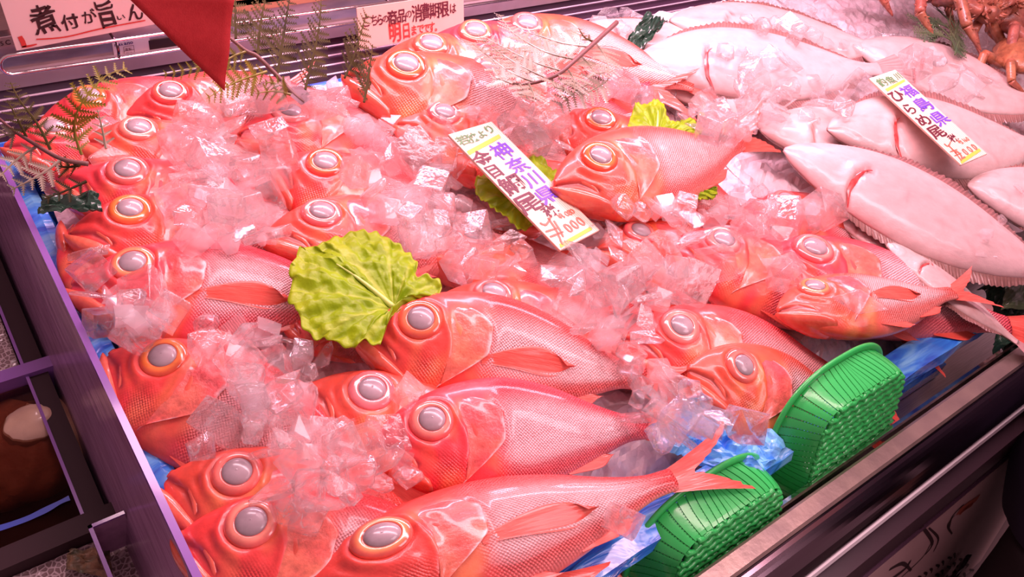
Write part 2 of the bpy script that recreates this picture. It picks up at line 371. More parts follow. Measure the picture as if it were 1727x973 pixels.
# ------------------------------------------------------------------ red alfonsino fish
f_top = interp([0, .04, .10, .18, .28, .40, .52, .66, .80, .92, 1.0], [.012, .060, .112, .158, .193, .212, .206, .165, .098, .052, .046])
f_bot = interp([0, .04, .10, .18, .28, .40, .52, .66, .80, .92, 1.0], [-.030, -.085, -.134, -.178, -.206, -.212, -.197, -.156, -.097, -.050, -.044])
f_thk = interp([0, .03, .10, .22, .36, .50, .68, .84, 1.0], [.012, .032, .064, .090, .100, .092, .066, .036, .016])
EYE = (.195, .050)
def f_surf(x, y):
    t, b = f_top(x), f_bot(x); mid = (t + b) / 2; hf = (t - b) / 2
    v = np.clip(np.abs((y - mid) / hf), 0, 1)
    return f_thk(x) * (1 - v ** 2.15) ** (1 / 2.0)
def f_normal(x, y):
    e = .004
    dzx = (f_surf(x + e, y) - f_surf(x - e, y)) / (2 * e); dzy = (f_surf(x, y + e) - f_surf(x, y - e)) / (2 * e)
    dzx = np.clip(dzx, -2, 2); dzy = np.clip(dzy, -2.5, 2.5)
    n = np.stack([-dzx, -dzy, np.ones_like(dzx)], -1); return n / np.linalg.norm(n, axis=-1, keepdims=True)
RED = np.array([.76, .045, .045]); RED2 = np.array([.80, .10, .065]); SILVER = np.array([.95, .53, .52]); GOLD = np.array([.90, .33, .12]); PINK = np.array([.90, .36, .34])

def grid_faces(n, m, wrap=False):
    f = []
    for i in range(n - 1):
        for j in range(m if wrap else m - 1):
            k = (j + 1) % m; f.append((i * m + j, (i + 1) * m + j, (i + 1) * m + k, i * m + k))
    return f

def make_fish(seed, mouth=0.0, pect=True, ring=(.78, .09, .06), ring_in=(.84, .18, .08), bend=0.0, silver=1.0, tail_lift=0.0):
    so = seed * 7.3
    def warp(v):
        v = np.array(v, float)
        x = v[..., 0]; k = np.clip(x - .35, 0, None)
        v[..., 1] = v[..., 1] + bend * k ** 2
        v[..., 2] = v[..., 2] + tail_lift * np.clip(x - .6, 0, None) ** 2
        return v
    root = thing('red_fish', 'red fish', 'fish')
    # body
    xs = np.concatenate([np.linspace(0, .46, 74), np.linspace(.46, 1.0, 52)[1:]]); n, m = len(xs), 76
    ph = np.linspace(0, 2 * np.pi, m, endpoint=False)
    X = np.repeat(xs[:, None], m, 1); PH = np.repeat(ph[None, :], n, 0)
    t, b = f_top(X), f_bot(X); mid = (t + b) / 2; hf = (t - b) / 2
    cv = np.cos(PH); v = np.sign(cv) * np.abs(cv) ** .93
    Y = mid + hf * v; Z = np.sign(np.sin(PH)) * f_thk(X) * np.clip(1 - np.abs(v) ** 2.15, 0, 1) ** .5
    side = np.clip(np.abs(np.sin(PH)), 0, 1)
    # relief of the head
    D = np.zeros_like(X)
    r = np.hypot(X - EYE[0], Y - EYE[1])
    D += .0075 * np.exp(-((r - .086) / .010) ** 2) - .012 * (1 - sstep(.05, .078, r))
    pre = [(.262, .075), (.292, .02), (.300, -.05), (.282, -.11), (.235, -.158)]
    d = seg_dist(X, Y, pre); D += .0055 * np.exp(-(d / .012) ** 2)
    D += -.004 * np.exp(-(seg_dist(X, Y, [(p[0] + .018, p[1]) for p in pre]) / .010) ** 2)
    D += .006 * np.exp(-(seg_dist(X, Y, [(.10, .02), (.13, -.02), (.19, -.055), (.25, -.06)]) / .011) ** 2)
    D += -.004 * np.exp(-(seg_dist(X, Y, [(.09, .0), (.13, -.045), (.19, -.078)]) / .009) ** 2)
    D += -.007 * np.exp(-(seg_dist(X, Y, [(.0, -.012), (.07, -.035), (.135, -.088)]) / .010) ** 2)
    D += .004 * np.exp(-(seg_dist(X, Y, [(.42, .12), (.445, .05), (.44, -.05), (.40, -.13), (.33, -.175)]) / .014) ** 2)
    D += -.003 * np.exp(-(seg_dist(X, Y, [(.45, .10), (.62, .075), (.80, .03), (1, .0)]) / .006) ** 2)
    hm = 1 - sstep(.36, .46, X)
    nz = vnoise(X * 1.0, Y * 1.6, Z * 0 + so, 16.0)
    D += hm * .0028 * nz + .0018 * vnoise(X, Y, Z * 0 + so, 7.0)
    top3 = np.stack([X, Y, Z], -1)
    nn = f_normal(X, Y); nn[..., 2] *= np.where(Z >= 0, 1, -1)
    top3 = top3 + nn * (D * side)[..., None]
    V = warp(top3).reshape(-1, 3)
    F = grid_faces(n, m, True); F.append(tuple(range(m))); F.append(tuple(range((n - 1) * m + m - 1, (n - 1) * m - 1, -1)))
    # colours: red back, silvery pink flank, orange red head
    vv = np.clip((Y - b) / (t - b), 0, 1)
    fl = sstep(.10, .32, vv) * (1 - sstep(.62, .90, vv)) * sstep(.36, .50, X) * (1 - sstep(.80, 1.0, X))
    fl = np.clip(fl * (1.10 + .28 * vnoise(X, Y, Z * 0 + so + 3, 9.0)) * silver, 0, 1)
    C = RED + (SILVER - RED) * fl[..., None]
    bel = (1 - sstep(.0, .22, vv)) * sstep(.3, .5, X); C = C + (PINK - C) * (.55 * bel)[..., None]
    g = hm * np.clip(vnoise(X * 1.3, Y * .8, Z * 0 + so + 9, 13.0) * 1.4 + .25, 0, 1) * sstep(.10, .30, 1 - vv) * sstep(.1, .24, X)
    C = C + (GOLD - C) * (.75 * g)[..., None]
    C = C + (RED2 - C) * (hm * .35)[..., None]
    mm = np.exp(-(seg_dist(X, Y, [(.0, -.012), (.07, -.035), (.135, -.088)]) / .012) ** 2)
    C = C + (np.array([.25, .012, .018]) - C) * (mm * .9)[..., None]
    A = np.clip(sstep(.38, .47, X) * side * 1.2, 0, 1) + hm * .55 * np.exp(-(((X - .235) / .05) ** 2 + ((Y + .115) / .045) ** 2))
    mesh_obj('body', V, F, M['fish'], root, True, np.concatenate([C, A[..., None]], -1).reshape(-1, 4))
    # gill cover plate
    ns, nt_ = 26, 30
    T = np.linspace(0, 1, nt_)[None, :].repeat(ns, 0); S = np.linspace(0, 1, ns)[:, None].repeat(nt_, 1)
    yb = -.185 + .315 * T
    xr = .428 - 2.3 * (yb - .01) ** 2 - .75 * np.clip(-yb - .04, 0, 1) + .010 * np.exp(-((yb - .055) / .018) ** 2)
    xf = .300 - .9 * (yb + .03) ** 2
    xr = xf + .004 + (xr - xf) * np.clip(1 - np.abs(2 * T - 1) ** 5, 0, 1) ** .5
    gx = xf + (xr - xf) * S; edge = np.clip(np.minimum(T, 1 - T) / .12, 0, 1)
    lift = (.001 + .0080 * S ** 1.4) * edge - .003 * (1 - edge)
    lift = lift + .0022 * np.sin(S * 9 + T * 5) * edge * (1 - S) + .0022 * vnoise(gx, yb, gx * 0 + so, 22.0) * edge
    base = np.stack([gx, yb, f_surf(gx, yb)], -1); gn = f_normal(gx, yb); G = base + gn * lift[..., None]
    last = base[-1] - gn[-1] * .006; last[:, 0] -= .006
    G = np.concatenate([G, last[None]], 0)
    cg = np.clip(.55 + .9 * vnoise(gx, yb, gx * 0 + so + 4, 15.0), 0, 1)
    gc = RED * .55 + RED2 * .25 + PINK * .2 + (GOLD - RED2) * (cg * .38 * (1 - sstep(.6, .95, T)))[..., None]
    rim = sstep(.86, .98, S) * (vnoise(gx, yb, gx * 0 + so, 30.0) > -.15); gc = gc + (SILVER - gc) * (rim * .8)[..., None]
    gc = np.concatenate([gc, gc[-1:] * .8], 0)
    mesh_obj('gill_cover', warp(G).reshape(-1, 3), grid_faces(ns + 1, nt_), M['gill'], root, True,
             np.concatenate([gc, np.zeros(gc.shape[:2] + (1,))], -1).reshape(-1, 4))
    # jaws: lofted solids
    def loft(name, gl, lw, th, nsec=18, nr=18, rot=0.0, hinge=(0, 0), mm_=M['jaw']):
        gl = np.array(gl); lw = np.array(lw); tt = np.linspace(0, 1, nsec)
        def ev(c): k = np.linspace(0, 1, len(c)); return np.stack([np.interp(tt, k, c[:, 0]), np.interp(tt, k, c[:, 1])], -1)
        def sm(c):
            c = ev(c)
            for _ in range(3): c[1:-1] = (c[:-2] + c[1:-1] * 2 + c[2:]) / 4
            return c
        g_, l_ = sm(gl), sm(lw)
        if rot:
            cr, sr = math.cos(rot), math.sin(rot); Rm = np.array([[cr, -sr], [sr, cr]])
            g_ = (g_ - hinge) @ Rm.T + hinge; l_ = (l_ - hinge) @ Rm.T + hinge
        ce = (g_ + l_) / 2; ax = (l_ - g_) / 2
        th = np.interp(tt, np.linspace(0, 1, len(th)), th)
        a = np.linspace(0, 2 * np.pi, nr, endpoint=False)
        ca, sa = np.cos(a), np.sin(a); ca = np.sign(ca) * np.abs(ca) ** .8; sa = np.sign(sa) * np.abs(sa) ** .8
        Vv = np.concatenate([ce[:, None, :] + ax[:, None, :] * ca[None, :, None], (th[:, None] * sa[None, :])[..., None]], -1)
        ff = grid_faces(nsec, nr, True); ff.append(tuple(range(nr))); ff.append(tuple(range(nsec * nr - 1, (nsec - 1) * nr - 1, -1)))
        return mesh_obj(name, warp(Vv).reshape(-1, 3), ff, mm_, root, True)
    loft('lower_jaw', [(-.020, -.008), (.01, -.018), (.07, -.043), (.12, -.085), (.165, -.118)], [(-.014, -.030), (.01, -.068), (.06, -.112), (.11, -.142), (.185, -.176)],
         [.010, .026, .044, .058, .066, .060], rot=R_(mouth), hinge=np.array((.15, -.11)))
    loft('upper_jaw', [(.002, .020), (.04, .026), (.085, .002), (.125, -.040), (.150, -.085)], [(-.004, -.006), (.03, -.012), (.075, -.038), (.112, -.078), (.128, -.108)],
         [.010, .030, .047, .060, .066, .058])
    # eye with cloudy pupil
    en = f_normal(np.array([EYE[0]]), np.array([EYE[1]]))[0]; en = en * np.array([.5, .5, 1]); en /= np.linalg.norm(en)
    ez = float(f_surf(np.array([EYE[0]]), np.array([EYE[1]]))[0])
    rot = Vector((0, 0, 1)).rotation_difference(Vector(en)).to_matrix()
    c0 = Vector((EYE[0], EYE[1], ez - .006))
    def dome(prof, nseg=36):
        vs, ff, cc = [], [], []
        for i, (r_, h_, c_) in enumerate(prof):
            for k in range(nseg):
                a = 2 * math.pi * k / nseg
                vs.append(c0 + rot @ Vector((r_ * math.cos(a), r_ * .97 * math.sin(a), h_)))
                w = .5 + .5 * math.sin(a * 2 + so); cc.append(tuple(np.array(c_) * (.85 + .3 * w)) + (0,))
        ff = grid_faces(len(prof), nseg, True); ff.append(tuple((len(prof) - 1) * nseg + k for k in range(nseg)))
        return warp(np.array([tuple(v_) for v_ in vs])), ff, cc
    ro, ri = np.array(ring), np.array(ring_in)
    vs, ff, cc = dome([(.076, -.008, ro * .8), (.075, .003, ro * .85), (.072, .009, ro), (.067, .0135, ro), (.061, .0165, (ro + ri) / 2), (.055, .0180, ri), (.049, .0185, ri), (.0445, .0175, ro * .8), (.040, .012, ro * .5)])
    eye = mesh_obj('eye', vs, ff, M['eye'], root, True, cc)
    vs, ff, cc = dome([(.0445, .010, (1, 1, 1)), (.044, .0165, (1, 1, 1)), (.040, .0208, (1, 1, 1)), (.032, .0245, (1, 1, 1)), (.018, .0282, (1, 1, 1)), (.006, .0288, (1, 1, 1)), (.0008, .0289, (1, 1, 1))])
    mesh_obj('pupil', vs, ff, M['eye_pupil'], eye, True)
    # fins
    def fan(name, base, length, width, ang, nl=14, nw=11, lift=.006, curl=.0, flat=False):
        vs = []
        ca, sa = math.cos(ang), math.sin(ang)
        for i in range(nl):
            s = i / (nl - 1)
            w = width * (.24 + 1.35 * s ** 1.1 * (1 - s ** 2.6) ** .5) * (1 - s ** 9 * .9)
            for j in range(nw):
                u = j / (nw - 1) - .5
                lx = length * s * (1 - .25 * abs(u) * s); ly = u * w + curl * s * s
                x = base[0] + lx * ca - ly * sa; y = base[1] + lx * sa + ly * ca
                if flat: z = lift * (1 - s * .4) + .002 * math.sin(u * 30)
                else: z = float(f_surf(np.array([x]), np.array([np.clip(y, f_bot(x) * .93, f_top(x) * .93)]))[0]) + lift * (.5 + s) + .0015 * math.sin(u * 34) + .010 * math.sin(u * 3.14) * s
                vs.append((x, y, z))
        return mesh_obj(name, warp(np.array(vs)), grid_faces(nl, nw), M['fin'], root, True)
    if pect: fan('pectoral_fin', (.405, -.062), .33, .105, R_(13 + 4 * math.sin(so)), curl=-.05)
    fan('pelvic_fin', (.40, -.188), .20, .05, R_(-4), flat=True, lift=.045)
    fan('anal_fin', (.66, -.148), .20, .055, R_(17), flat=True, lift=.022)
    fan('dorsal_fin', (.42, .196), .32, .035, R_(-14), flat=True, lift=.02)
    vs = []; nl, nw = 12, 25
    for i in range(nl):
        s = i / (nl - 1)
        for j in range(nw):
            u = j / (nw - 1) * 2 - 1
            a = u * R_(17) * (1 + .12 * s); ln = .08 + .19 * abs(u) ** 1.1 + .006 * math.sin(j * 2.7 + so)
            vs.append((.985 + s * ln * math.cos(a), u * .046 + s * ln * math.sin(a), .006 * math.cos(u * 3) + .002 * math.sin(j * 2.2) * s + .03 * s * s * u))
    mesh_obj('tail_fin', warp(np.array(vs)), grid_faces(nl, nw), M['fin'], root, True)
    return root

# ------------------------------------------------------------------ the display case (setting)
X0, X1 = -.75, 2.9
def slab(name, a, b, m, kind='structure'):
    mb = MB(); mb.box(a, b); o = mb.build(name, m); o['kind'] = kind
    return o
def extrude_x(name, prof, m, x0=X0, x1=X1, smooth=False, structure_=True):
    n = len(prof); mb = MB()
    mb.add([(x0, y, z) for y, z in prof] + [(x1, y, z) for y, z in prof],
           [(i, (i + 1) % n, n + (i + 1) % n, n + i) for i in range(n)] + [tuple(range(n - 1, -1, -1)), tuple(range(n, 2 * n))])
    o = mb.build(name, m, None, smooth)
    if structure_: o['kind'] = 'structure'
    return o
slab('floor', (-1.6, -2.2, -.90), (3.4, 1.6, -.86), M['floor'])
slab('wall_back', (-1.6, 1.50, -.86), (3.4, 1.56, 1.6), M['brown_panel'])
# case: one thing with its rails and panels
case = thing('display_case', 'long steel and dark panelled refrigerated display case holding all the fish', 'display case', (1.0, .07, -.86))
def cpart(name, prof, m, x0=X0, x1=X1, smooth=False):
    o = extrude_x(name, prof, m, x0, x1, smooth, False); o.parent = case; o.matrix_parent_inverse = Matrix.Translation(-case.location); return o
cpart('deck', [(.128, -.095), (1.45, -.095), (1.45, -.13), (.128, -.13)], M['steel'], .064)
cpart('front_rail', [(.128, -.13), (.128, .0), (.125, .004), (.110, .004), (.1075, .001), (.1075, -.13)], M['rail_band'])
cpart('glass_channel', [(.142, -.095), (.142, -.020), (.138, -.018), (.136, -.020), (.136, -.095)], M['chrome'])
arc = [(.1070, -.001)] + [(.1070 - .030 * math.sin(a), -.040 + .038 * math.cos(a)) for a in np.linspace(.05, 1.45, 12)]
cpart('bumper', arc + [(.077, -.055), (.1065, -.055)], M['steel_dark'], smooth=False)
cpart('trim_strip', [(.0800, -.038), (.0752, -.039), (.0738, -.050), (.0785, -.0505)], mat('pale_trim_strip', (.98, .90, .90), .3))
cpart('kick_band', [(.0775, -.052), (.0745, -.053), (.0745, -.068), (.0775, -.068)], mat('glossy_dark_band', (.10, .05, .09), .08, .6))
cpart('front_panel', [(.1065, -.056), (.0765, -.0685), (.0590, -.0705), (.0570, -.170), (.1065, -.170)], M['dark_panel'])
cpart('lower_trim', [(.105, -.170), (.0560, -.170), (.0535, -.174), (.0555, -.180), (.105, -.180)], mat('purple_trim', (.16, .08, .13), .25, .4))
cpart('lower_panel', [(.115, -.180), (.0560, -.180), (-.030, -.66), (-.030, -.86), (.115, -.86)], mat('pale_lower_panel', (.20, .13, .13), .5))
# air grille at the back: dark recess with pale bars
cpart('grille_recess', [(.962, -.095), (.962, -.080), (1.046, .030), (1.046, -.095)], M['grille_dark'], -.75, 1.56)
for k in range(10):
    y = .9665 + k * .0080; z = -.080 + (y - .962) * 1.31 + .006
    cpart('grille_bar', [(y - .0035, z + .0025), (y - .0020, z + .0040), (y + .0008, z + .0006), (y - .0005, z - .001)], M['grille_bar'], -.75, 1.54)
cpart('end_wall', [(.905, -.095), (.905, .055), (.935, .055), (.935, -.095)], M['white_wall'], 1.57, X1)

# back shelf above the grille
shelf = thing('back_shelf', 'steel shelf with a wire rail running behind the fish', 'shelf', (.5, 1.05, .04))
def spart(name, mb, m, smooth=False):
    o = mb.build(name, m, None, smooth); o.parent = shelf; o.matrix_parent_inverse = Matrix.Translation(-shelf.location); return o
mb = MB(); mb.box((-.75, 1.03, .030), (1.56, 1.048, .052)); spart('shelf_lip', mb, mat('shelf_lip_metal', (.50, .36, .38), .5, .2, col2=(.42, .30, .32), nscale=20))
mb = MB(); mb.box((-.75, 1.036, .052), (1.56, 1.05, .098)); spart('shelf_face', mb, mat('worn_shelf_face', (.55, .44, .43), .3, .7, col2=(.42, .34, .34), nscale=14, stretch=(2, 8, 8)))
mb = MB(); mb.box((-.75, 1.03, .098), (1.56, 1.30, .106)); spart('shelf_top', mb, M['steel'])
mb = MB(); mb.box((-.75, 1.10, .106), (1.56, 1.13, .30)); spart('shelf_back', mb, M['brown_panel'])
wz0, wz1 = .066, .0905
mb = MB()
loop = [(1.2, 1.0, wz1), (.14, 1.0, wz1)] + [(.118 - .012 * math.sin(a), 1.0, (wz0 + wz1) / 2 + (wz1 - wz0) / 2 * math.cos(a)) for a in np.linspace(.2, math.pi - .2, 9)] + [(.14, 1.0, wz0), (1.2, 1.0, wz0)]
mb.tube(loop, .0022, 10); spart('wire_rail', mb, M['chrome'], True)
for x in (.235, .62, 1.0):
    mb = MB(); mb.tube([(x, 1.0, wz0), (x, .997, (wz0 + wz1) / 2), (x, 1.0, wz1)], .0018, 8); mb.tube([(x, 1.0, wz1 - .003), (x, 1.035, wz1 - .003)], .0018, 8)
    spart('wire_bracket', mb, M['steel_dark'], True)

# ------------------------------------------------------------------ writing
def glyph(ch, bold=0.0):
    cu = bpy.data.curves.new('g', 'FONT'); cu.body = ch; cu.size = 1.0; cu.resolution_u = 3; cu.offset = bold
    o = bpy.data.objects.new('g', cu); COL.objects.link(o)
    dg = bpy.context.evaluated_depsgraph_get(); dg.update()
    me = bpy.data.meshes.new_from_object(o.evaluated_get(dg))
    vs = np.array([v.co[:2] for v in me.vertices]) if len(me.vertices) else np.zeros((0, 2)); fs = [tuple(p.vertices) for p in me.polygons]
    bpy.data.objects.remove(o); bpy.data.curves.remove(cu); bpy.data.meshes.remove(me)
    return vs, fs
def write(mb, ch, u, v, su, sv, rot=0.0, bold=.02, wob=.025, shear=0.0):
    """one character centred on (u, v) filling su x sv, with a shaky brush outline"""
    vs, fs = glyph(ch, bold)
    if len(vs) == 0: return
    lo, hi = vs.min(0), vs.max(0); q = (vs - (lo + hi) / 2) / max((hi - lo).max(), 1e-6)
    sd = random.random() * 50
    q = q + wob * np.array([[mnoise.noise((a * 3, b * 3, sd)), mnoise.noise((a * 3, b * 3, sd + 9))] for a, b in q]) * 2
    q[:, 0] += q[:, 1] * shear
    c, s = math.cos(rot), math.sin(rot)
    q = np.stack([q[:, 0] * su, q[:, 1] * sv], -1) @ np.array([[c, s], [-s, c]])
    mb.add([(u + a, v + b, 0) for a, b in q], fs)
def stroke(mb, pts, w, taper=.5):
    pts = smooth_pts([(p[0], p[1], 0) for p in pts], 5); vs, fs = [], []
    n = len(pts)
    for i, p in enumerate(pts):
        t = (pts[min(i + 1, n - 1)] - pts[max(i - 1, 0)]).normalized(); k = i / (n - 1)
        ww = w * (1 - taper * abs(k - .4)) * (1 + .15 * mnoise.noise((p.x * 300, p.y * 300, i)))
        vs += [(p.x - t.y * ww / 2, p.y + t.x * ww / 2, 0), (p.x + t.y * ww / 2, p.y - t.x * ww / 2, 0)]
    for i in range(n - 1): fs.append((2 * i, 2 * i + 1, 2 * i + 3, 2 * i + 2))
    mb.add(vs, fs)
def ink(board, mb, m, name='lettering', lift=.0006):
    o = mesh_obj(name, [(a, b, lift) for a, b, _ in mb.v], mb.f, m, board, False); return o
def board_obj(name, label, cat, tl, tr, bl, thick, m, group=None):
    """rectangular board; local x right, y up from the lower left corner, z out of the face"""
    tl, tr, bl = Vector(tl), Vector(tr), Vector(bl)
    ux = (tr - tl); w = ux.length; ux.normalize()
    uy = (tl - bl); uy = uy - ux * uy.dot(ux); h = uy.length; uy.normalize()
    uz = ux.cross(uy)
    root = thing(name, label, cat, (0, 0, 0), group)
    mt = Matrix((ux, uy, uz)).transposed().to_4x4(); mt.translation = bl
    root.matrix_world = mt
    mb = MB(); mb.box((0, 0, -thick), (w, h, 0)); b = mb.build('board', m, root)
    bv = b.modifiers.new('b', 'BEVEL'); bv.width = thick * .25; bv.segments = 2
    return root, w, h

# wide white sign, far left
s1, w, h = board_obj('paper_sign', 'white paper sign with black brush writing and a red corner mark behind the wire rail', 'sign', Py(-5, -28, .995), Py(300, -75, .995), Py(28, 86, .995), .0015, M['paper'])
def on(root, px, py, y=None):
    """board coordinates of the point seen at a pixel"""
    mt = root.matrix_world; n = Vector((mt[0][2], mt[1][2], mt[2][2])); o = mt.translation
    d = Vector(ray(px, py)); c = Vector(CP); t = (o - c).dot(n) / d.dot(n); q = mt.inverted() @ (c + d * t); return q.x, q.y
mb = MB()
def put(mb, root, ch, px, py, spx, **k):
    u, v = on(root, px, py); u2, v2 = on(root, px + spx, py)
    s_ = math.hypot(u2 - u, v2 - v); write(mb, ch, u, v, s_, s_ * k.pop('asp', 1.0), **k)
for ch, x, y, s_, asp in [('煮', 74, 32, 46, 1.25), ('付', 118, 36, 30, 1.0), ('が', 150, 27, 24, 1.1), ('旨', 179, 22, 34, 1.45), ('い', 204, 29, 14, .7), ('ん', 227, 20, 26, 1.2)]:
    put(mb, s1, ch, x, y, s_, asp=asp, bold=.016, wob=.045, rot=R_(2))
ink(s1, mb, M['ink'])
mb = MB(); stroke(mb, [on(s1, 61, 66), on(s1, 110, 62), on(s1, 170, 48), on(s1, 245, 34)], .0018, .2); ink(s1, mb, M['ink_red'], 'underline')
mb = MB(); stroke(mb, [on(s1, 33, 61), on(s1, 38, 70), on(s1, 41, 79)], .0055, .2); stroke(mb, [on(s1, 37, 79), on(s1, 50, 77), on(s1, 62, 74)], .0028, .8); ink(s1, mb, M['ink_red'], 'corner_mark')
# dated notice
s2, w, h = board_obj('notice_sign', 'cream notice with one dark and one red brush line above the back fish', 'sign', Py(598, 14, .985), Py(779, -12, .985), Py(607, 84, .97), .0015, M['paper_cream'])
mb = MB()
t1 = 'こちらの商品の消費期限は'
pos = [(617, 37, 12, 14), (631, 34, 12, 15), (641, 33, 10, 15), (650, 32, 10, 10), (662, 30, 16, 22), (677, 27, 15, 18), (689, 24, 10, 10), (703, 22, 18, 23), (718, 20, 14, 23), (732, 18, 17, 21), (748, 16, 19, 20), (764, 14, 10, 13)]
for ch, (x, y, a, b) in zip(t1, pos): put(mb, s2, ch, x, y, a, asp=b / a * 1.05, bold=.016, wob=.03)
ink(s2, mb, M['ink_maroon'])
mb = MB()
for ch, (x, y, a, b) in zip('明日までです。', [(666, 55, 20, 27), (685, 52, 14, 20), (698, 51, 10, 13), (709, 49, 11, 13), (719, 48, 10, 12), (728, 46, 10, 14), (735, 50, 4, 4)]):
    put(mb, s2, ch, x, y, a, asp=b / a * 1.05, bold=.024, wob=.03)
ink(s2, mb, M['ink_red'], 'red_lettering')
mb = MB()
for k in range(9):
    u, v = on(s2, 757 + k * 2.0, 54.5 - k * .3); stroke(mb, [(u, v), (u + .0011, v + .0003)], .0007)
ink(s2, mb, M['ink_maroon'], 'small_print')

# grooved price boards
def groove_mat():
    m, nt, out = new_mat('grooved_card'); b = N(nt, 'ShaderNodeBsdfPrincipled'); b.inputs['Roughness'].default_value = .5
    tc = N(nt, 'ShaderNodeTexCoord'); wv = N(nt, 'ShaderNodeTexWave', wave_type='BANDS', bands_direction='X', i_Scale=95.0); nt.links.new(tc.outputs['Object'], wv.inputs['Vector'])
    nt.links.new(ramp(nt, wv.outputs['Fac'], [(.15, (.72, .48, .36)), (.5, (.88, .70, .56))]), b.inputs['Base Color'])
    nt.links.new(b.outputs[0], out.inputs[0]); return m
M['board'] = groove_mat()
def price_tag(label, tl, tr, bl, z_top, z_bot, items, bands, rot, ref):
    a_, b_ = P(*tl, z_top), P(*bl, z_bot)
    zt = min(np.linspace(z_top - .09, z_top + .09, 361), key=lambda z: abs((P(*tr, z) - a_).normalized().dot((a_ - b_).normalized())))
    root, w, h = board_obj('price_tag', label, 'price tag', a_, P(*tr, zt), b_, .0032, M['board'], 'handwritten price boards')
    for px in bands:
        mb = MB(); q = [on(root, *p) for p in px]; mb.add([(a, b, 0) for a, b in q], [(0, 1, 2, 3)]); ink(root, mb, M['ink_yellow'], 'yellow_band', .0003)
    for name, m, lst in items:
        mb = MB()
        for it in lst:
            if it[0] == 's': stroke(mb, [on(root, *p) for p in it[1]], it[2])
            else:
                u, v = on(root, it[1], it[2]); k = it[3] / ref
                write(mb, it[0], u, v, w * .43 * k, h * .122 * k * (it[4] if len(it) > 4 else 1.0), rot=rot, bold=.016, wob=.032)
        ink(root, mb, m, name)
    return root
def Z5(x, y): return (740 + x / 4.054, 190 + y / 4.054)
def Z6(x, y): return (1440 + x / 5.12, 100 + y / 5.12)
def S5(*p): return [Z5(a, b) for a, b in p]
def S6(*p): return [Z6(a, b) for a, b in p]
price_tag('grooved handwritten price board standing above a lettuce leaf among the red fish', (755.5, 226.5), (829, 204.5), (945, 422), .105, .062, [
    ('lettering', M['ink_maroon'], [('金',) + Z5(298, 312) + (31, 1.05), ('目',) + Z5(380, 402) + (22, 1.15), ('鯛',) + Z5(500, 492) + (36, 1.0), ('尾',) + Z5(612, 622) + (36, 1.0), ('税',) + Z5(760, 672) + (22, 1.0)]),
    ('purple_lettering', M['ink_purple'], [('神',) + Z5(428, 262) + (31, 1.1), ('奈',) + Z5(538, 358) + (31, 1.0), ('川',) + Z5(640, 458) + (29, 1.0), ('県',) + Z5(740, 562) + (34, 1.0)]),
    ('green_lettering', M['ink_green'], [('若',) + Z5(163, 190) + (18, 1.1), ('狭',) + Z5(232, 172) + (17, 1.1), ('よ',) + Z5(290, 148) + (15, 1.0), ('り',) + Z5(345, 115) + (15, 1.1)]),
    ('price_lettering', M['ink_price'], [('¥',) + Z5(826, 708) + (9, 1.1), ('1',) + Z5(846, 705) + (9, 1.1), (',',) + Z5(858, 712) + (3, 1.0), ('0',) + Z5(873, 692) + (9, 1.1), ('8',) + Z5(893, 684) + (9, 1.1), ('0',) + Z5(912, 676) + (9, 1.1),
        ('s', S5((690, 755), (735, 765), (770, 700)), .0028), ('s', S5((745, 720), (800, 800), (845, 905)), .0030), ('s', S5((730, 815), (810, 790)), .0024), ('s', S5((760, 850), (850, 815)), .0024),
        ('s', S5((785, 740), (825, 800), (850, 850)), .0030), ('0',) + Z5(885, 790) + (14, 1.3), ('0',) + Z5(925, 765) + (14, 1.3), ('0',) + Z5(968, 745) + (14, 1.3)])],
    [S5((208, 292), (425, 172), (410, 148), (190, 265)), S5((835, 925), (1050, 800), (1035, 780), (822, 900))], R_(2), 31)
price_tag('grooved handwritten price board lying on the pale flatfish', (1465.5, 132), (1510, 117), (1621, 278), .125, .095, [
    ('lettering', M['ink_maroon'], [('ひ',) + Z6(372, 318) + (24, 1.0), ('ら',) + Z6(482, 430) + (21, 1.0), ('め',) + Z6(598, 528) + (24, .9), ('尾',) + Z6(712, 628) + (26, 1.0), ('税',) + Z6(855, 682) + (15, 1.0)]),
    ('purple_lettering', M['ink_purple'], [('福',) + Z6(470, 275) + (25, 1.0), ('島',) + Z6(595, 388) + (29, 1.0), ('県',) + Z6(740, 512) + (29, 1.0)]),
    ('green_lettering', M['ink_green'], [('釣',) + Z6(240, 200) + (16, 1.1), ('魚',) + Z6(315, 178) + (16, 1.1), ('川',) + Z6(378, 148) + (12, 1.2)]),
    ('price_lettering', M['ink_price'], [('¥',) + Z6(905, 712) + (6, 1.2), ('2',) + Z6(925, 715) + (6, 1.2), (',',) + Z6(938, 722) + (2, 1.), ('1',) + Z6(946, 702) + (6, 1.2), ('6',) + Z6(962, 698) + (6, 1.2), ('0',) + Z6(980, 688) + (6, 1.2),
        ('s', S6((778, 730), (812, 752), (835, 712)), .002), ('s', S6((812, 740), (870, 800), (930, 880)), .0022), ('s', S6((830, 800), (890, 780)), .0018), ('s', S6((868, 835), (925, 810)), .0018),
        ('2',) + Z6(912, 825) + (14, 1.2), ('0',) + Z6(960, 800) + (9, 1.4), ('0',) + Z6(1000, 778) + (9, 1.4), ('0',) + Z6(1038, 758) + (9, 1.4)])],
    [S6((290, 280), (445, 190), (435, 172), (270, 258)), S6((930, 905), (1100, 790), (1080, 770), (915, 870))], R_(2), 24)

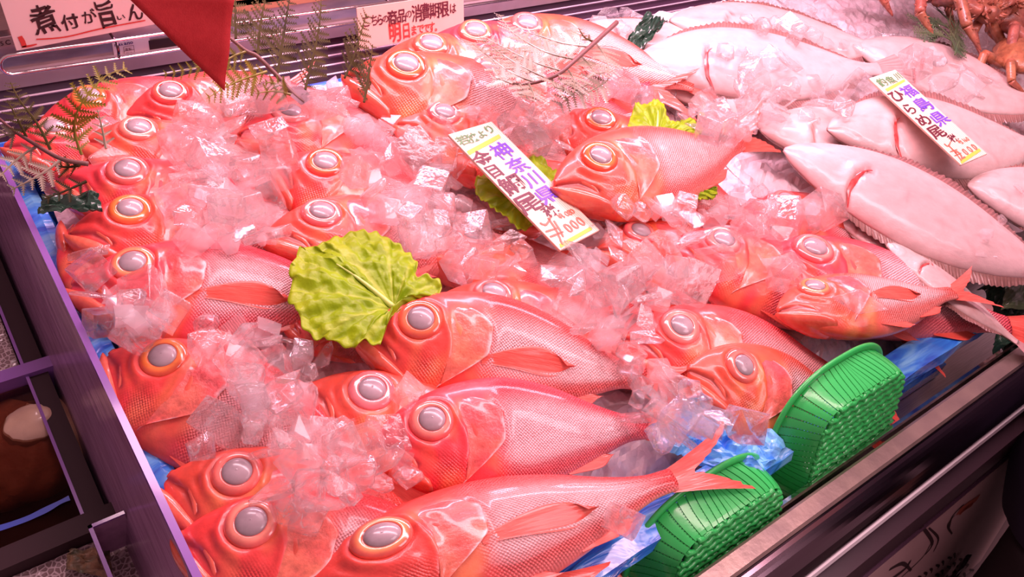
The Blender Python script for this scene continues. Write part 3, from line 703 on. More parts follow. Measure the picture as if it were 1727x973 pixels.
# maker's plate and black plate on the shelf
pl, w, h = board_obj('maker_plate', 'small white maker plate with dark lettering fixed on the steel shelf', 'plate', Py(189, 72, 1.0345), Py(252, 63, 1.0345), Py(193, 97, 1.0345), .0012, mat('white_plate', (.72, .62, .66), .4))
mb = MB()
for k, ch in enumerate('Nakano'): put(mb, pl, ch, 195.5 + k * 5.2, 76 - k * .85, 5.4, asp=.9, bold=.03, wob=0)
ink(pl, mb, mat('navy_ink', (.06, .03, .14), .5))
mb = MB()
for k, (ch, x, y) in enumerate([('運', 213, 83), ('転', 219, 82), ('停', 215, 90), ('止', 221, 89)]): put(mb, pl, ch, x, y, 5, wob=0, bold=.01)
for a, b in [((208, 79), (225, 76)), ((209, 86), (226, 83)), ((210, 94), (227, 91)), ((208, 79), (210, 94)), ((225, 76), (227, 91))]: stroke(mb, [on(pl, *a), on(pl, *b)], .0005, 0)
ink(pl, mb, M['ink_maroon'], 'instructions')
pk, w, h = board_obj('black_plate', 'plain black plate beside the white maker plate on the shelf', 'plate', Py(250, 69, 1.034), Py(300, 62, 1.034), Py(253, 87, 1.034), .0012, M['dark_plastic'])
p3, w, h = board_obj('tan_card', 'orange tan card standing on the shelf behind the tall fern', 'card', Py(300, -40, 1.03), Py(604, -76, 1.03), Py(316, 35, 1.03), .003, M['tan_panel'])
# label at far left edge
p4, w, h = board_obj('shelf_label', 'dark label with pale letters at the left end of the shelf', 'label', Py(-30, 68, 1.02), Py(24, 60, 1.02), Py(-28, 84, 1.02), .001, mat('grey_label', (.30, .22, .22), .5))
mb = MB(); put(mb, p4, '5', 3, 73, 9, bold=.02, wob=0); put(mb, p4, 'C', 13, 71, 10, bold=.02, wob=0); ink(p4, mb, M['ink'])

# red pennant hanging in front
pa, pb, pc = Py(205, -14, .62), Py(394, -10, .62), Py(378, 153, .62)
mb = MB(); nrm = Vector((0, -1, 0)) * .0012
G = 12; vs = []
for i in range(G + 1):
    for j in range(i + 1):
        q = pc + (pa - pc) * (1 - j / max(i, 1) if i else 0) * (i / G) + (pb - pc) * (j / max(i, 1) if i else 0) * (i / G)
        q = q + Vector((0, .0012 * math.sin(i * .6 + j * .3), 0)); vs.append(q)
idx = lambda i, j: i * (i + 1) // 2 + j
fs = []
for i in range(G):
    for j in range(i + 1):
        fs.append((idx(i, j), idx(i + 1, j), idx(i + 1, j + 1)))
        if j < i: fs.append((idx(i, j), idx(i + 1, j + 1), idx(i, j + 1)))
o = mesh_obj('pennant', vs, fs, M['pennant']); sd = o.modifiers.new('s', 'SOLIDIFY'); sd.thickness = .0016
tag(o, 'red felt pennant hanging point down in front of the signs', 'pennant')

# ------------------------------------------------------------------ film wrapped trays
def tray(label, x0, x1, y0, y1, seed, ztop=.002):
    root = thing('fish_tray', label, 'tray', ((x0 + x1) / 2, (y0 + y1) / 2, -.094), 'film wrapped fish trays')
    inv = Matrix.Translation(-root.location)
    prof = [(.024, -.093), (.016, -.060), (.007, -.028), (-.001, -.004), (.003, ztop), (.020, ztop + .002), (.037, ztop), (.041, -.004), (.042, -.03), (.043, -.07)]
    vs = []; n = 0
    loop = []
    for a, b, cnt in (((x0, y0), (x1, y0), 46), ((x1, y0), (x1, y1), 46), ((x1, y1), (x0, y1), 30), ((x0, y1), (x0, y0), 46)):
        for k in range(cnt): loop.append((a[0] + (b[0] - a[0]) * k / cnt, a[1] + (b[1] - a[1]) * k / cnt))
    cxm, cym = (x0 + x1) / 2, (y0 + y1) / 2
    for (x, y) in loop:
        for (d, z) in prof:
            fx = max(-1, min(1, (cxm - x) / max(1e-6, (x1 - x0) / 2))); fy = (cym - y) / ((y1 - y0) / 2)
            ex = 1 if abs(fx) > .999 else 0; ey = 1 if abs(fy) > .999 else 0
            # inset d along whichever walls this point lies on, keeping it inside near corners
            px_ = min(max(x, x0 + d * .5), x1 - d); py_ = min(max(y, y0 + d), y1 - d * .5)
            if d < 0: px_ = x; py_ = y
            w = 1 if z < ztop - .002 else .35
            nx = .0035 * w * mnoise.noise((x * 26 + seed, y * 26, z * 45)) + .0022 * w * mnoise.noise((x * 75 + seed, y * 75, z * 60))
            sag = .045 * float(sstep(.23, .40, y)) * (1 if x > x1 - .05 else 0) * (1 if z > -.05 else 0) + .010 * math.exp(-((x - .60) / .02) ** 2) * (1 if y < y0 + .02 and z > -.05 else 0)
            vs.append((px_ + nx, py_ + nx * (1 if ex == 0 else .3), z + .6 * nx - sag))
    o = mesh_obj('film', vs, grid_faces(len(loop), len(prof), False) + [((len(loop) - 1) * len(prof) + j, j, j + 1, (len(loop) - 1) * len(prof) + j + 1) for j in range(len(prof) - 1)], M['film'], root, False)
    o.matrix_parent_inverse = inv
    mb = MB(); mb.box((x0 + .01, y0 + .01, -.0925), (x1 - .01, y1 - .01, -.07)); b = mb.build('tray_bottom', M['film'], root); b.matrix_parent_inverse = inv
    return root
tray('long blue film wrapped tray holding the red fish and their ice', .074, 1.003, .166, .958, 3, .008)
# crumpled film end where the trays meet
def crumple(name, label, poly, zf, m, seed, amp=.02, n=26, cat='film', rough=26):
    """creased sheet over a quad of world points"""
    a, b, c, d = [Vector(p) for p in poly]; vs = []
    for i in range(n):
        for j in range(n):
            u, v = i / (n - 1), j / (n - 1)
            p = (a * (1 - u) + b * u) * (1 - v) + (d * (1 - u) + c * u) * v
            e = abs(mnoise.noise((u * 3 + seed, v * 3, 1))) * 1.3 - .4 + .5 * abs(mnoise.noise((u * 8 + seed, v * 8, 4)))
            vs.append(p + Vector((amp * .4 * mnoise.noise((u * 4, v * 4, seed)), amp * .4 * mnoise.noise((v * 4, u * 4, seed + 5)), amp * e)))
    o = mesh_obj(name, vs, grid_faces(n, n), m, None, False)
    s = o.modifiers.new('s', 'SOLIDIFY'); s.thickness = .0006
    return tag(o, label, cat)
crumple('blue_film', 'crumpled loose blue film between clear ice and the tail fins in front', [P(1105, 745, .015), P(1180, 655, .01), P(1330, 745, .012), P(1270, 815, .008)], 0, M['film'], 4, .022)
# packed ice under everything
def bed(name, label, x0, x1, y0, y1, nx, ny, z0, amp, zf):
    vs = []
    for i in range(nx):
        for j in range(ny):
            x = x0 + (x1 - x0) * i / (nx - 1); y = y0 + (y1 - y0) * j / (ny - 1)
            vs.append((x, y, z0 + zf(x, y) + amp * (mnoise.noise((x * 34, y * 34, 2)) + .6 * mnoise.noise((x * 80, y * 80, 5)))))
    o = mesh_obj(name, vs, grid_faces(nx, ny), M['ice_bed'], None, False)
    o['kind'] = 'stuff'; o['label'] = label; o['category'] = 'ice'
    return o
def bed_z(x, y):
    return .035 * float(sstep(.45, .95, y)) - .03 * float(1 - sstep(.20, .30, y))
bed('packed_ice', 'packed crushed ice bed beneath the red fish', .098, .975, .215, .935, 150, 140, -.018, .008, bed_z)
bed('packed_ice', 'packed crushed ice bed beneath the pale flatfish and crabs', 0.955, 2.75, .27, .958, 190, 100, -.030, .009,
    lambda x, y: .045 * float(sstep(.3, .9, y)))

# ------------------------------------------------------------------ the red fish
HM_DX = .0025; HM_X0, HM_Y0 = -.1, .0; HM = np.full((1200, 560), -.03)
for i in range(0, 1200):
    for j in range(0, 560):
        x = HM_X0 + i * HM_DX; y = HM_Y0 + j * HM_DX
        if .098 < x < .98 and .21 < y < 1.0: HM[i, j] = -.018 + bed_z(x, y)
        elif x > 1.01 and .24 < y < 1.25: HM[i, j] = -.03 + .045 * float(sstep(.3, .9, y))
def hm_add(pts):
    ij = np.round((pts[:, :2] - [HM_X0, HM_Y0]) / HM_DX).astype(int)
    ok = (ij[:, 0] >= 1) & (ij[:, 0] < 1198) & (ij[:, 1] >= 1) & (ij[:, 1] < 558)
    for (i, j), z in zip(ij[ok], pts[ok][:, 2]):
        s = HM[i - 1:i + 2, j - 1:j + 2]; np.maximum(s, z, out=s)
def hm_root(root):
    bpy.context.view_layer.update()
    for ch in [root] + list(root.children):
        if ch.type == 'MESH':
            co = np.empty(len(ch.data.vertices) * 3); ch.data.vertices.foreach_get('co', co); co = co.reshape(-1, 3)
            mw = np.array(ch.matrix_world); hm_add(co @ mw[:3, :3].T + mw[:3, 3])
def hm_at(x, y, r=.008):
    i, j = int(round((x - HM_X0) / HM_DX)), int(round((y - HM_Y0) / HM_DX)); k = max(1, int(r / HM_DX))
    s = HM[max(i - k, 0):i + k + 1, max(j - k, 0):j + k + 1]
    return float(np.percentile(s, 62)) if s.size else -.03

PROTO = {
    'a': make_fish(1, 0, True),
    'b': make_fish(2, 9, True, ring=(.78, .12, .10), ring_in=(.84, .20, .16)),
    'c': make_fish(3, 0, False, ring=(.80, .14, .12), ring_in=(.86, .28, .20)),
    'd': make_fish(4, 17, False, ring=(.80, .20, .20), ring_in=(.86, .26, .22), silver=.6),
    'e': make_fish(5, 0, False, ring=(.80, .09, .04), ring_in=(.86, .20, .05), silver=.8, bend=.2),
    'f': make_fish(6, 4, True, ring=(.78, .12, .09), ring_in=(.88, .30, .12), bend=.07, tail_lift=.04),
}
used = set()
SURF_EYE = float(f_surf(np.array([EYE[0]]), np.array([EYE[1]]))[0]) + .01
def place_fish(kind, label, group, nose=None, tail=None, eye=None, z=(.03, .03), yaw=-25, L=.285, roll=18, pitch=0, sy=1.0, npx=None):
    root = PROTO[kind] if kind not in used else dup(PROTO[kind]); used.add(kind)
    if nose is not None:
        a, b = P(*nose, z[0]), P(*tail, z[1]); ax = (b - a); L = ax.length; ax.normalize()
        yaw_ = math.atan2(ax.y, ax.x); pit = -math.asin(ax.z)
        rot = Matrix.Rotation(yaw_, 3, 'Z') @ Matrix.Rotation(pit, 3, 'Y') @ Matrix.Rotation(R_(roll), 3, 'X'); loc = a
    else:
        if npx:
            d = P(*eye, z[0]) - P(*npx, z[0] - .01); yaw = math.degrees(math.atan2(d.y, d.x)) - 13
        rot = Matrix.Rotation(R_(yaw), 3, 'Z') @ Matrix.Rotation(R_(pitch), 3, 'Y') @ Matrix.Rotation(R_(roll), 3, 'X')
        loc = P(*eye, z[0]) - rot @ (Vector((EYE[0], EYE[1], SURF_EYE)) * L)
    m4 = rot.to_4x4(); m4.translation = loc; root.matrix_world = m4 @ Matrix.Diagonal((L, L * sy, L, 1))
    tag(root, label, 'fish', group)
    hm_root(root)
    return root
GR = 'red fish laid on ice'
FISH = [
    # front group
    ('a', 'whole red fish in front of the big lettuce leaf, nose on the leaf', dict(nose=(602, 560), tail=(1088, 638), z=(.045, .025), roll=24)),
    ('c', 'whole red fish lying just below the one with its nose on the big lettuce leaf', dict(nose=(624, 752), tail=(1092, 720), z=(.030, .02), roll=20)),
    ('f', 'large whole red fish nearest the blue tray edge, tail fin over the rim', dict(nose=(503, 998), tail=(1140, 822), z=(.036, .034), roll=2, sy=.72)),
    ('d', 'red fish head with open mouth, squeezed in left of the two whole front fish', dict(eye=(628, 656), npx=(536, 652), z=(.048, 0), yaw=-36, L=.285, roll=12, pitch=10)),
    ('b', 'red fish with parted jaws beside the bare blue tray wall at lower left', dict(eye=(400, 796), npx=(304, 800), z=(.05, 0), yaw=-14, L=.275, roll=14, pitch=6)),
    ('c', 'red fish in the bottom left corner of the tray, head up to its gill showing', dict(eye=(424, 880), npx=(334, 896), z=(.055, 0), yaw=-38, L=.275, roll=14, pitch=2)),
    ('e', 'large orange red fish against the acrylic divider, below three single ice cubes', dict(eye=(274, 600), npx=(200, 592), z=(.052, 0), yaw=-36, L=.280, roll=16, pitch=3)),
    # left column going back
    ('f', 'red fish with silvery flank and a round ice cube on its jaw by the divider', dict(eye=(224, 441), z=(.058, 0), yaw=-30, L=.285, roll=16, pitch=2)),
    ('e', 'red fish head with a big orange rimmed eye, fourth up the left column', dict(eye=(220, 350), npx=(150, 378), z=(.062, 0), yaw=-22, L=.285, roll=14, pitch=8)),
    ('b', 'red fish head just right of the fern stem tip at the left', dict(eye=(215, 284), npx=(150, 293), z=(.066, 0), yaw=-15, L=.30, roll=14, pitch=10)),
    ('c', 'red fish head with a white glint on its eye, behind the leftmost fern sprig', dict(eye=(234, 213), npx=(186, 228), z=(.070, 0), yaw=-10, L=.29, roll=10, pitch=10)),
    ('d', 'red fish wedged mouth up against the divider at the far left of the tray', dict(eye=(182, 400), z=(.030, 0), yaw=-84, L=.21, roll=-10, pitch=12)),
    ('c', 'pale lit red fish behind the fern at the far left', dict(eye=(92, 212), z=(.065, 0), yaw=-14, L=.25, roll=14, pitch=8)),
    ('a', 'bright washed out red fish below the pennant point, by the air grille', dict(eye=(288, 152), z=(.080, 0), yaw=-6, L=.29, roll=16, pitch=4)),
    ('e', 'bright red fish beside the grille at far left, nose behind a yellow fern tip', dict(eye=(150, 160), z=(.070, 0), yaw=-12, L=.27, roll=16, pitch=2)),
    # middle
    ('d', 'red fish head buried to the eye below the tall fern stem', dict(eye=(491, 186), z=(.070, 0), yaw=-16, L=.30, roll=6, pitch=8)),
    ('e', 'red fish head staring up from the middle ice with a dark glossy pupil', dict(eye=(549, 271), npx=(476, 268), z=(.066, 0), yaw=-20, L=.31, roll=16, pitch=8)),
    ('c', 'red fish head directly behind the big lettuce leaf with a milky pupil', dict(eye=(544, 355), npx=(468, 385), z=(.064, 0), yaw=-30, L=.30, roll=10, pitch=8)),
    ('a', 'red fish mostly hidden under the big lettuce leaf', dict(nose=(480, 545), tail=(700, 600), z=(.015, .0), roll=10)),
    ('b', 'red fish whose eye peeks over the back of the whole fish by the lettuce', dict(eye=(834, 492), z=(.048, 0), yaw=-42, L=.29, roll=8, pitch=8)),
    ('d', 'red fish with only a red back showing beneath the price board over lettuce', dict(eye=(800, 395), z=(.030, 0), yaw=-44, L=.28, roll=-6, pitch=4)),
    ('f', 'red fish lying behind the price board over lettuce, flank glimpsed at its right edge', dict(eye=(815, 235), z=(.055, 0), yaw=-38, L=.27, roll=0, pitch=4)),
    # back row
    ('e', 'large upright red fish head below the cream notice', dict(eye=(686, 106), z=(.105, 0), yaw=-36, L=.36, roll=22, pitch=8)),
    ('d', 'red fish head between the notice and the flat fern, mouth turned up', dict(eye=(828, 112), z=(.095, 0), yaw=-30, L=.34, roll=22, pitch=10)),
    ('c', 'small red fish head poking from ice left of the flat fern tip', dict(eye=(751, 187), z=(.078, 0), yaw=-30, L=.29, roll=16, pitch=8)),
    ('b', 'red fish head under the lower left end of the flat fern', dict(eye=(851, 150), z=(.080, 0), yaw=-35, L=.31, roll=16, pitch=8)),
    ('a', 'brightly lit red fish half behind the bottom edge of the notice', dict(eye=(728, 72), z=(.100, 0), yaw=-30, L=.34, roll=18, pitch=4)),
    ('f', 'washed out red fish by the right edge of the notice, ring eyed', dict(eye=(803, 50), z=(.110, 0), yaw=-36, L=.33, roll=20, pitch=4)),
    ('b', 'rearmost pink red fish against the grille, right of the notice', dict(eye=(890, 37), z=(.115, 0), yaw=-36, L=.33, roll=20, pitch=4)),
    # right
    ('e', 'red fish head tucked between lettuce and the whole fish on the ice heap', dict(eye=(1014, 198), npx=(954, 190), z=(.075, 0), yaw=-20, L=.31, roll=18, pitch=8)),
    ('e', 'whole red fish displayed on top of the ice over lettuce, right of the price board', dict(nose=(934, 312), tail=(1264, 266), z=(.075, .065), roll=20)),
    ('c', 'red fish buried to the eye below the whole fish on the ice heap', dict(eye=(1082, 388), z=(.045, 0), yaw=-20, L=.28, roll=6, pitch=10)),
    ('d', 'red fish facing up out of the ice, left of the fish beside the flatfish', dict(eye=(1222, 402), z=(.055, 0), yaw=-48, L=.30, roll=14, pitch=6)),
    ('b', 'red fish eye and brow showing under the forked tail on the ice heap', dict(eye=(1329, 335), z=(.050, 0), yaw=-36, L=.27, roll=8, pitch=6)),
    ('c', 'large red fish in the shade of the long flatfish at right', dict(eye=(1376, 416), z=(.060, 0), yaw=-42, L=.34, roll=10, pitch=4)),
    ('d', 'red fish behind the one with its flank to the green baskets, cloudy eye', dict(eye=(1151, 549), npx=(1086, 565), z=(.052, 0), yaw=-24, L=.29, roll=20, pitch=8)),
    ('b', 'orange red fish just left of the green basket in full view', dict(eye=(1256, 616), npx=(1195, 634), z=(.055, 0), yaw=-30, L=.265, roll=24, pitch=20)),
    ('f', 'red fish rolled over in front, its tail on the right blue tray corner', dict(nose=(1312, 524), tail=(1612, 502), z=(.048, .048), roll=-8)),
]
for kind, label, kw in FISH: place_fish(kind, label, GR, **kw)

# ------------------------------------------------------------------ pale flatfish, belly side up
fl_w = interp([0, .03, .09, .18, .30, .45, .60, .75, .88, .95, 1.0], [.010, .050, .098, .150, .195, .215, .195, .135, .062, .040, .042])
fl_t = interp([0, .05, .2, .4, .6, .8, 1.0], [.010, .034, .056, .062, .052, .030, .012])
WHITE = np.array([.64, .45, .42]); BROWN = np.array([.20, .10, .07]); RAW = np.array([.58, .08, .07])
def make_flat(seed, cut=.24, cut_open=1.0):
    root = thing('flatfish', 'flatfish', 'fish'); n, m = 96, 60; so = seed * 5.1
    xs = np.linspace(0, 1, n); ph = np.linspace(0, 2 * np.pi, m, endpoint=False)
    X = np.repeat(xs[:, None], m, 1); PH = np.repeat(ph[None], n, 0)
    cv = np.cos(PH); v = np.sign(cv) * np.abs(cv) ** .8
    Y = fl_w(X) * v + .012 * np.sin(X * 6) ; sz = np.sin(PH)
    Z = np.sign(sz) * fl_t(X) * np.clip(1 - np.abs(v) ** 2.4, 0, 1) ** .55 * np.where(sz > 0, 1, .85)
    cutc = [(cut + .040, .045), (cut + .022, .030), (cut + .006, -.010), (cut + .002 + .006 * math.sin(so), -.06), (cut - .006, -.105), (cut + .012, -.165)]
    d = seg_dist(X, Y, cutc); up = np.clip(sz, 0, 1)
    D = -.020 * cut_open * np.exp(-(d / .009) ** 2) + .010 * np.exp(-(seg_dist(X, Y, [(a - .028, b) for a, b in cutc]) / .022) ** 2)
    D += .004 * vnoise(X, Y, Z * 0 + so, 6.0) + .0016 * vnoise(X, Y, Z * 0 + so, 22.0)
    D += -.004 * np.exp(-(seg_dist(X, Y, [(.26, .02), (.40, .045), (.60, .01), (.95, .0)]) / .007) ** 2)
    D += -.006 * np.exp(-(seg_dist(X, Y, [(0, -.005), (.05, -.02), (.085, -.055)]) / .007) ** 2)
    Z = Z + D * up
    C = np.broadcast_to(WHITE, X.shape + (3,)).copy()
    red = np.exp(-(d / .007) ** 2) * up; C += (RAW - C) * (red * .95)[..., None]
    bl = np.clip(vnoise(X, Y, Z * 0 + so + 7, 8.0) * 1.3 - .25, 0, 1) * np.exp(-(d / .07) ** 2); C += (np.array([.80, .30, .28]) - C) * (bl * .8)[..., None]
    bt = np.clip(vnoise(X, Y, Z * 0 + so + 17, 5.0) * 1.2 + .1, 0, 1) * up; C += (np.array([.60, .33, .30]) - C) * (bt * .55)[..., None]
    vn = np.exp(-(vnoise(X * .5, Y * 1.6, Z * 0 + so + 21, 7.0) / .035) ** 2) * up; C += (np.array([.55, .22, .20]) - C) * (vn * .35)[..., None]
    br = 1 - sstep(-.06, .20, sz + .05 * vnoise(X, Y, Z * 0 + so, 14.0)); C += (BROWN * (1 + .5 * vnoise(X, Y, Z * 0 + so, 30.0))[..., None] - C) * br[..., None]
    edge = sstep(.90, 1.0, np.abs(v)) * up; C += (np.array([.55, .24, .22]) - C) * (edge * .6)[..., None]
    F = grid_faces(n, m, True); F.append(tuple(range(m))); F.append(tuple(range((n - 1) * m + m - 1, (n - 1) * m - 1, -1)))
    mesh_obj('body', np.stack([X, Y, Z], -1).reshape(-1, 3), F, M['flat'], root, True, np.concatenate([C, np.zeros(C.shape[:2] + (1,))], -1).reshape(-1, 4))
    def fringe(name, sg, x0, x1, nr=64):
        vs, cc = [], []
        for i in range(nr * 2 + 1):
            x = x0 + (x1 - x0) * i / (nr * 2); w = float(fl_w(x)); k = math.sin(math.pi * (i / (nr * 2))) ** .6
            ln = .055 * k * (1.0 if i % 2 else .955) * (1 + .12 * math.sin(i * 1.7 + so))
            for s in (0, .5, 1):
                vs.append((x + .022 * s * k, sg * (w * .97 + ln * s) + .012 * math.sin(x * 6), .004 - .010 * s + .0012 * (1 if i % 2 else -1) * s + .004 * math.sin(x * 40 + so) * s))
                c = np.array([.40, .18, .16]) * (1.0 if i % 2 else .70) * (1 - .25 * s); cc.append(tuple(c) + (0,))
        return mesh_obj(name, vs, grid_faces(nr * 2 + 1, 3), M['flat'], root, False, cc)
    fringe('dorsal_fin', 1, .10, .90); fringe('anal_fin', -1, .20, .90)
    vs, cc = [], []
    for i in range(8):
        s = i / 7
        for j in range(19):
            u = j / 9 - 1; vs.append((.985 + .15 * s * (1 - .22 * u * u), u * (.042 + .060 * s) + .012 * math.sin(6), .004 - .006 * s + .002 * (j % 2) * s)); cc.append(tuple(np.array([.66, .34, .32]) * (1 if j % 2 else .7)) + (0,))
    mesh_obj('tail_fin', vs, grid_faces(8, 19), M['flat'], root, False, cc)
    if cut_open > .5:   # the flesh seen inside the gill cut
        vs = []
        for k, (a, b) in enumerate(smooth_pts([(a, b, 0) for a, b in cutc], 6) and [(p.x, p.y) for p in smooth_pts([(a, b, 0) for a, b in cutc], 6)]):
            t = min(1, abs(b + .05) / .115); zz = float(fl_t(np.array(a))) * max(0, 1 - (abs(b) / float(fl_w(a))) ** 2.4) ** .55 - .007
            vs += [(a - .010 * (1 - t * .8), b, zz + .002), (a, b, zz + .005), (a + .010 * (1 - t * .8), b, zz + .001)]
        mesh_obj('gill_cut', vs, grid_faces(len(vs) // 3, 3), mat('raw_gill_red', (.50, .03, .03), .3, coat=.6, col2=(.62, .10, .09), nscale=40), root, True)
    return root
FP = {'a': make_flat(1), 'b': make_flat(2, .28, .9), 'c': make_flat(3, .22, .3)}
fused = set()
GF = 'pale flatfish laid belly up'
FLAT = [
    ('c', 'pale flatfish slice of belly peeping out under the rearmost large flatfish', (1082, 132), (1420, 178), .045, .03, 6),
    ('a', 'large pale flatfish at the back with ice heaped along its near edge', (1070, 106), (1484, 116), .075, .070, 20, .74),
    ('c', 'pinkish flatfish lying behind the large back one, mostly under ice', (1130, 34), (1500, 84), .060, .055, 12, .8),
    ('b', 'overexposed white flatfish snout beyond the flat fern by the grille', (948, 58), (1240, 60), .050, .045, 6, .60),
    ('b', 'pale flatfish with a short dark red cut behind the right price board', (1440, 78), (1790, 190), .055, .045, 12),
    ('a', 'pale flatfish with a wide red gill cut lying beneath the price board', (1396, 218), (1770, 248), .078, .060, 20, .84),
    ('c', 'pale flatfish with only its snout showing left of the price board one', (1282, 218), (1610, 270), .050, .035, 10),
    ('c', 'pale flatfish wedged below the long one, dark edge towards the red fish', (1390, 352), (1640, 500), .035, .010, -12),
    ('b', 'pale flatfish nearest the blue tray corner, cut near its pointed end', (1492, 408), (1716, 578), .045, .018, -14),
    ('a', 'long pale flatfish in front at right with a feathery fin edge', (1322, 252), (1810, 478), .085, .045, 16, .80),
    ('b', 'pale flatfish at the right picture edge below the price board', (1632, 312), (2010, 420), .065, .05, 14),
]
for kind, label, a, b, z0, z1, roll, *wsc in FLAT:
    root = FP[kind] if kind not in fused else dup(FP[kind]); fused.add(kind)
    p, q = P(*a, z0), P(*b, z1); ax = q - p; L = ax.length; ax.normalize()
    rot = Matrix.Rotation(math.atan2(ax.y, ax.x), 3, 'Z') @ Matrix.Rotation(-math.asin(ax.z), 3, 'Y') @ Matrix.Rotation(R_(roll), 3, 'X')
    m4 = rot.to_4x4(); m4.translation = p; root.matrix_world = m4 @ Matrix.Diagonal((L, L * (wsc[0] if wsc else 1), L * (wsc[0] if wsc else 1), 1)); tag(root, label, 'fish', GF); hm_root(root)

# ------------------------------------------------------------------ lettuce
def lettuce(label, outline, base, z, seed, nr=34, dome=.012, ruf=.0045):
    root_p = P(*base, z); pts = smooth_pts([P(x, y, z) for x, y in outline] + [P(*outline[0], z)], 9)[:-1]
    vs, cc = [], []; na = len(pts); bx = root_p
    for k, p in enumerate(pts):
        d = p - bx; a = k / na * 2 * math.pi
        for i in range(nr):
            s = i / (nr - 1); q = bx + d * s
            L = d.length
            vein = math.cos(a * 9 + seed + .8 * math.sin(a * 3)) ; v2 = math.cos(a * 23 + seed * 2 + s * 5)
            zz = dome * math.sin(min(s * 1.1, 1) * math.pi * .8) + ruf * (s ** 1.8) * (.45 * math.sin(a * 9 + 1.5 * math.sin(s * 5 + a * 2) + seed) + .9 * mnoise.noise((q.x * 38, q.y * 38, seed + 7))) \
                + .0014 * vein * math.sin(s * math.pi) + .0006 * v2 * s + .0042 * s * mnoise.noise((q.x * 60, q.y * 60, seed)) + .0034 * mnoise.noise((q.x * 130, q.y * 130, seed))
            w = .0016 * s * s * math.sin(a * 31 + seed)
            vs.append((q.x + w, q.y + w, q.z + zz))
            t = max(0, -vein) ** 6 * (1 - s) ** .6
            n_ = .5 + .5 * mnoise.noise((q.x * 50, q.y * 50, seed + 2))
            c = np.array([.32, .52, .006]) * (.78 + .3 * n_); c = c + (np.array([.58, .72, .10]) - c) * min(1, t * .8 + max(0, .25 - s) * 2.2)
            c = c + (np.array([.52, .62, .02]) - c) * (.5 * s ** 5); cc.append(tuple(c) + (1,))
    o = mesh_obj('lettuce_leaf', vs, grid_faces(na, nr) + [((na - 1) * nr + i, i, i + 1, (na - 1) * nr + i + 1) for i in range(nr - 1)], M['lettuce'], None, True, cc)
    sd = o.modifiers.new('s', 'SOLIDIFY'); sd.thickness = .0010; sd.offset = -1
    tag(o, label, 'lettuce leaf', 'lettuce leaves')
    # main rib, a part of its own
    far = max(pts, key=lambda p: (p - bx).length)
    rib = [bx + (far - bx) * t + Vector((0, 0, dome * math.sin(min(t * 1.1, 1) * math.pi * .8) + .001)) for t in (0, .2, .4, .6)]
    mb = MB(); mb.tube(smooth_pts(rib, 4), [.0032 - .0026 * i / 12 for i in range(13)], 8); mb.build('midrib', mat('pale_rib', (.62, .74, .20), .35), o, True)
    return o
lettuce('big ruffled lettuce leaf lying in front of the red fish with a milky pupil', [(640, 592), (612, 584), (590, 594), (560, 583), (535, 578), (512, 560), (500, 532), (486, 510), (492, 488), (488, 462), (500, 446), (505, 424), (530, 424), (548, 420), (575, 404), (600, 398), (625, 402), (648, 404), (668, 420), (690, 436), (702, 452), (700, 474), (722, 478), (742, 486), (738, 504), (712, 512), (690, 520), (660, 540)], (664, 520), .062, 1.0)
lettuce('lettuce leaf tucked under the price board among the red fish', [(812, 345), (800, 320), (806, 302), (830, 300), (850, 298), (872, 280), (885, 266), (905, 272), (925, 285), (938, 300), (935, 322), (920, 350), (900, 382), (875, 390), (850, 372), (830, 358)], (885, 345), .050, 2.3, 22)
lettuce('lettuce leaf standing behind the whole fish on the ice heap', [(1052, 232), (1058, 215), (1064, 196), (1072, 180), (1090, 182), (1105, 172), (1118, 184), (1124, 202), (1140, 212), (1158, 208), (1176, 216), (1182, 228), (1160, 246), (1120, 260), (1080, 250)], (1105, 240), .082, 3.9, 22, dome=.010)
lettuce('lettuce leaf tip showing under the belly of the whole fish on the ice heap', [(1130, 330), (1150, 318), (1180, 312), (1205, 318), (1208, 330), (1195, 340), (1170, 341), (1145, 340)], (1150, 322), .055, 5.1, 16, dome=.004, ruf=.003)

# ------------------------------------------------------------------ ice
def chunk(kind, seed):
    r = random.Random(seed); bm = bmesh.new(); pts = []
    if kind == 'cube':
        for sx in (-1, 1):
            for sy in (-1, 1):
                for sz in (-1, 1):
                    for _ in range(2): pts.append(Vector((sx * r.uniform(.70, 1), sy * r.uniform(.70, 1), sz * r.uniform(.62, .95))))
    elif kind == 'shard':
        for _ in range(13): pts.append(Vector((r.uniform(-1.35, 1.35), r.uniform(-.8, .8), r.uniform(-.38, .38))))
    else:
        for _ in range(18):
            v = Vector((r.gauss(0, 1), r.gauss(0, 1), r.gauss(0, 1))).normalized(); pts.append(Vector((v.x * 1.05, v.y * .95, v.z * .8)) * r.uniform(.85, 1.05))
    vs = [bm.verts.new(p) for p in pts]
    res = bmesh.ops.convex_hull(bm, input=vs)
    bmesh.ops.delete(bm, geom=[g for g in set(res['geom_interior'] + res['geom_unused']) if isinstance(g, bmesh.types.BMVert)], context='VERTS')
    bmesh.ops.bevel(bm, geom=list(bm.edges), offset=.10 if kind != 'lump' else .14, segments=2, affect='EDGES', profile=.6, clamp_overlap=True)
    bmesh.ops.remove_doubles(bm, verts=list(bm.verts), dist=.004)
    for v in bm.verts:
        n = mnoise.noise(v.co * 2.1 + Vector((seed, 0, 0))) ; v.co += v.co.normalized() * .09 * n
    bmesh.ops.recalc_face_normals(bm, faces=bm.faces)
    me = bpy.data.meshes.new('ice_chunk'); bm.to_mesh(me); bm.free()
    me.polygons.foreach_set('use_smooth', [True] * len(me.polygons))
    if kind == 'shard' or kind == 'cube':
        for p in me.polygons: p.use_smooth = p.area < .05
    me.materials.append(M['ice_clear']); return me
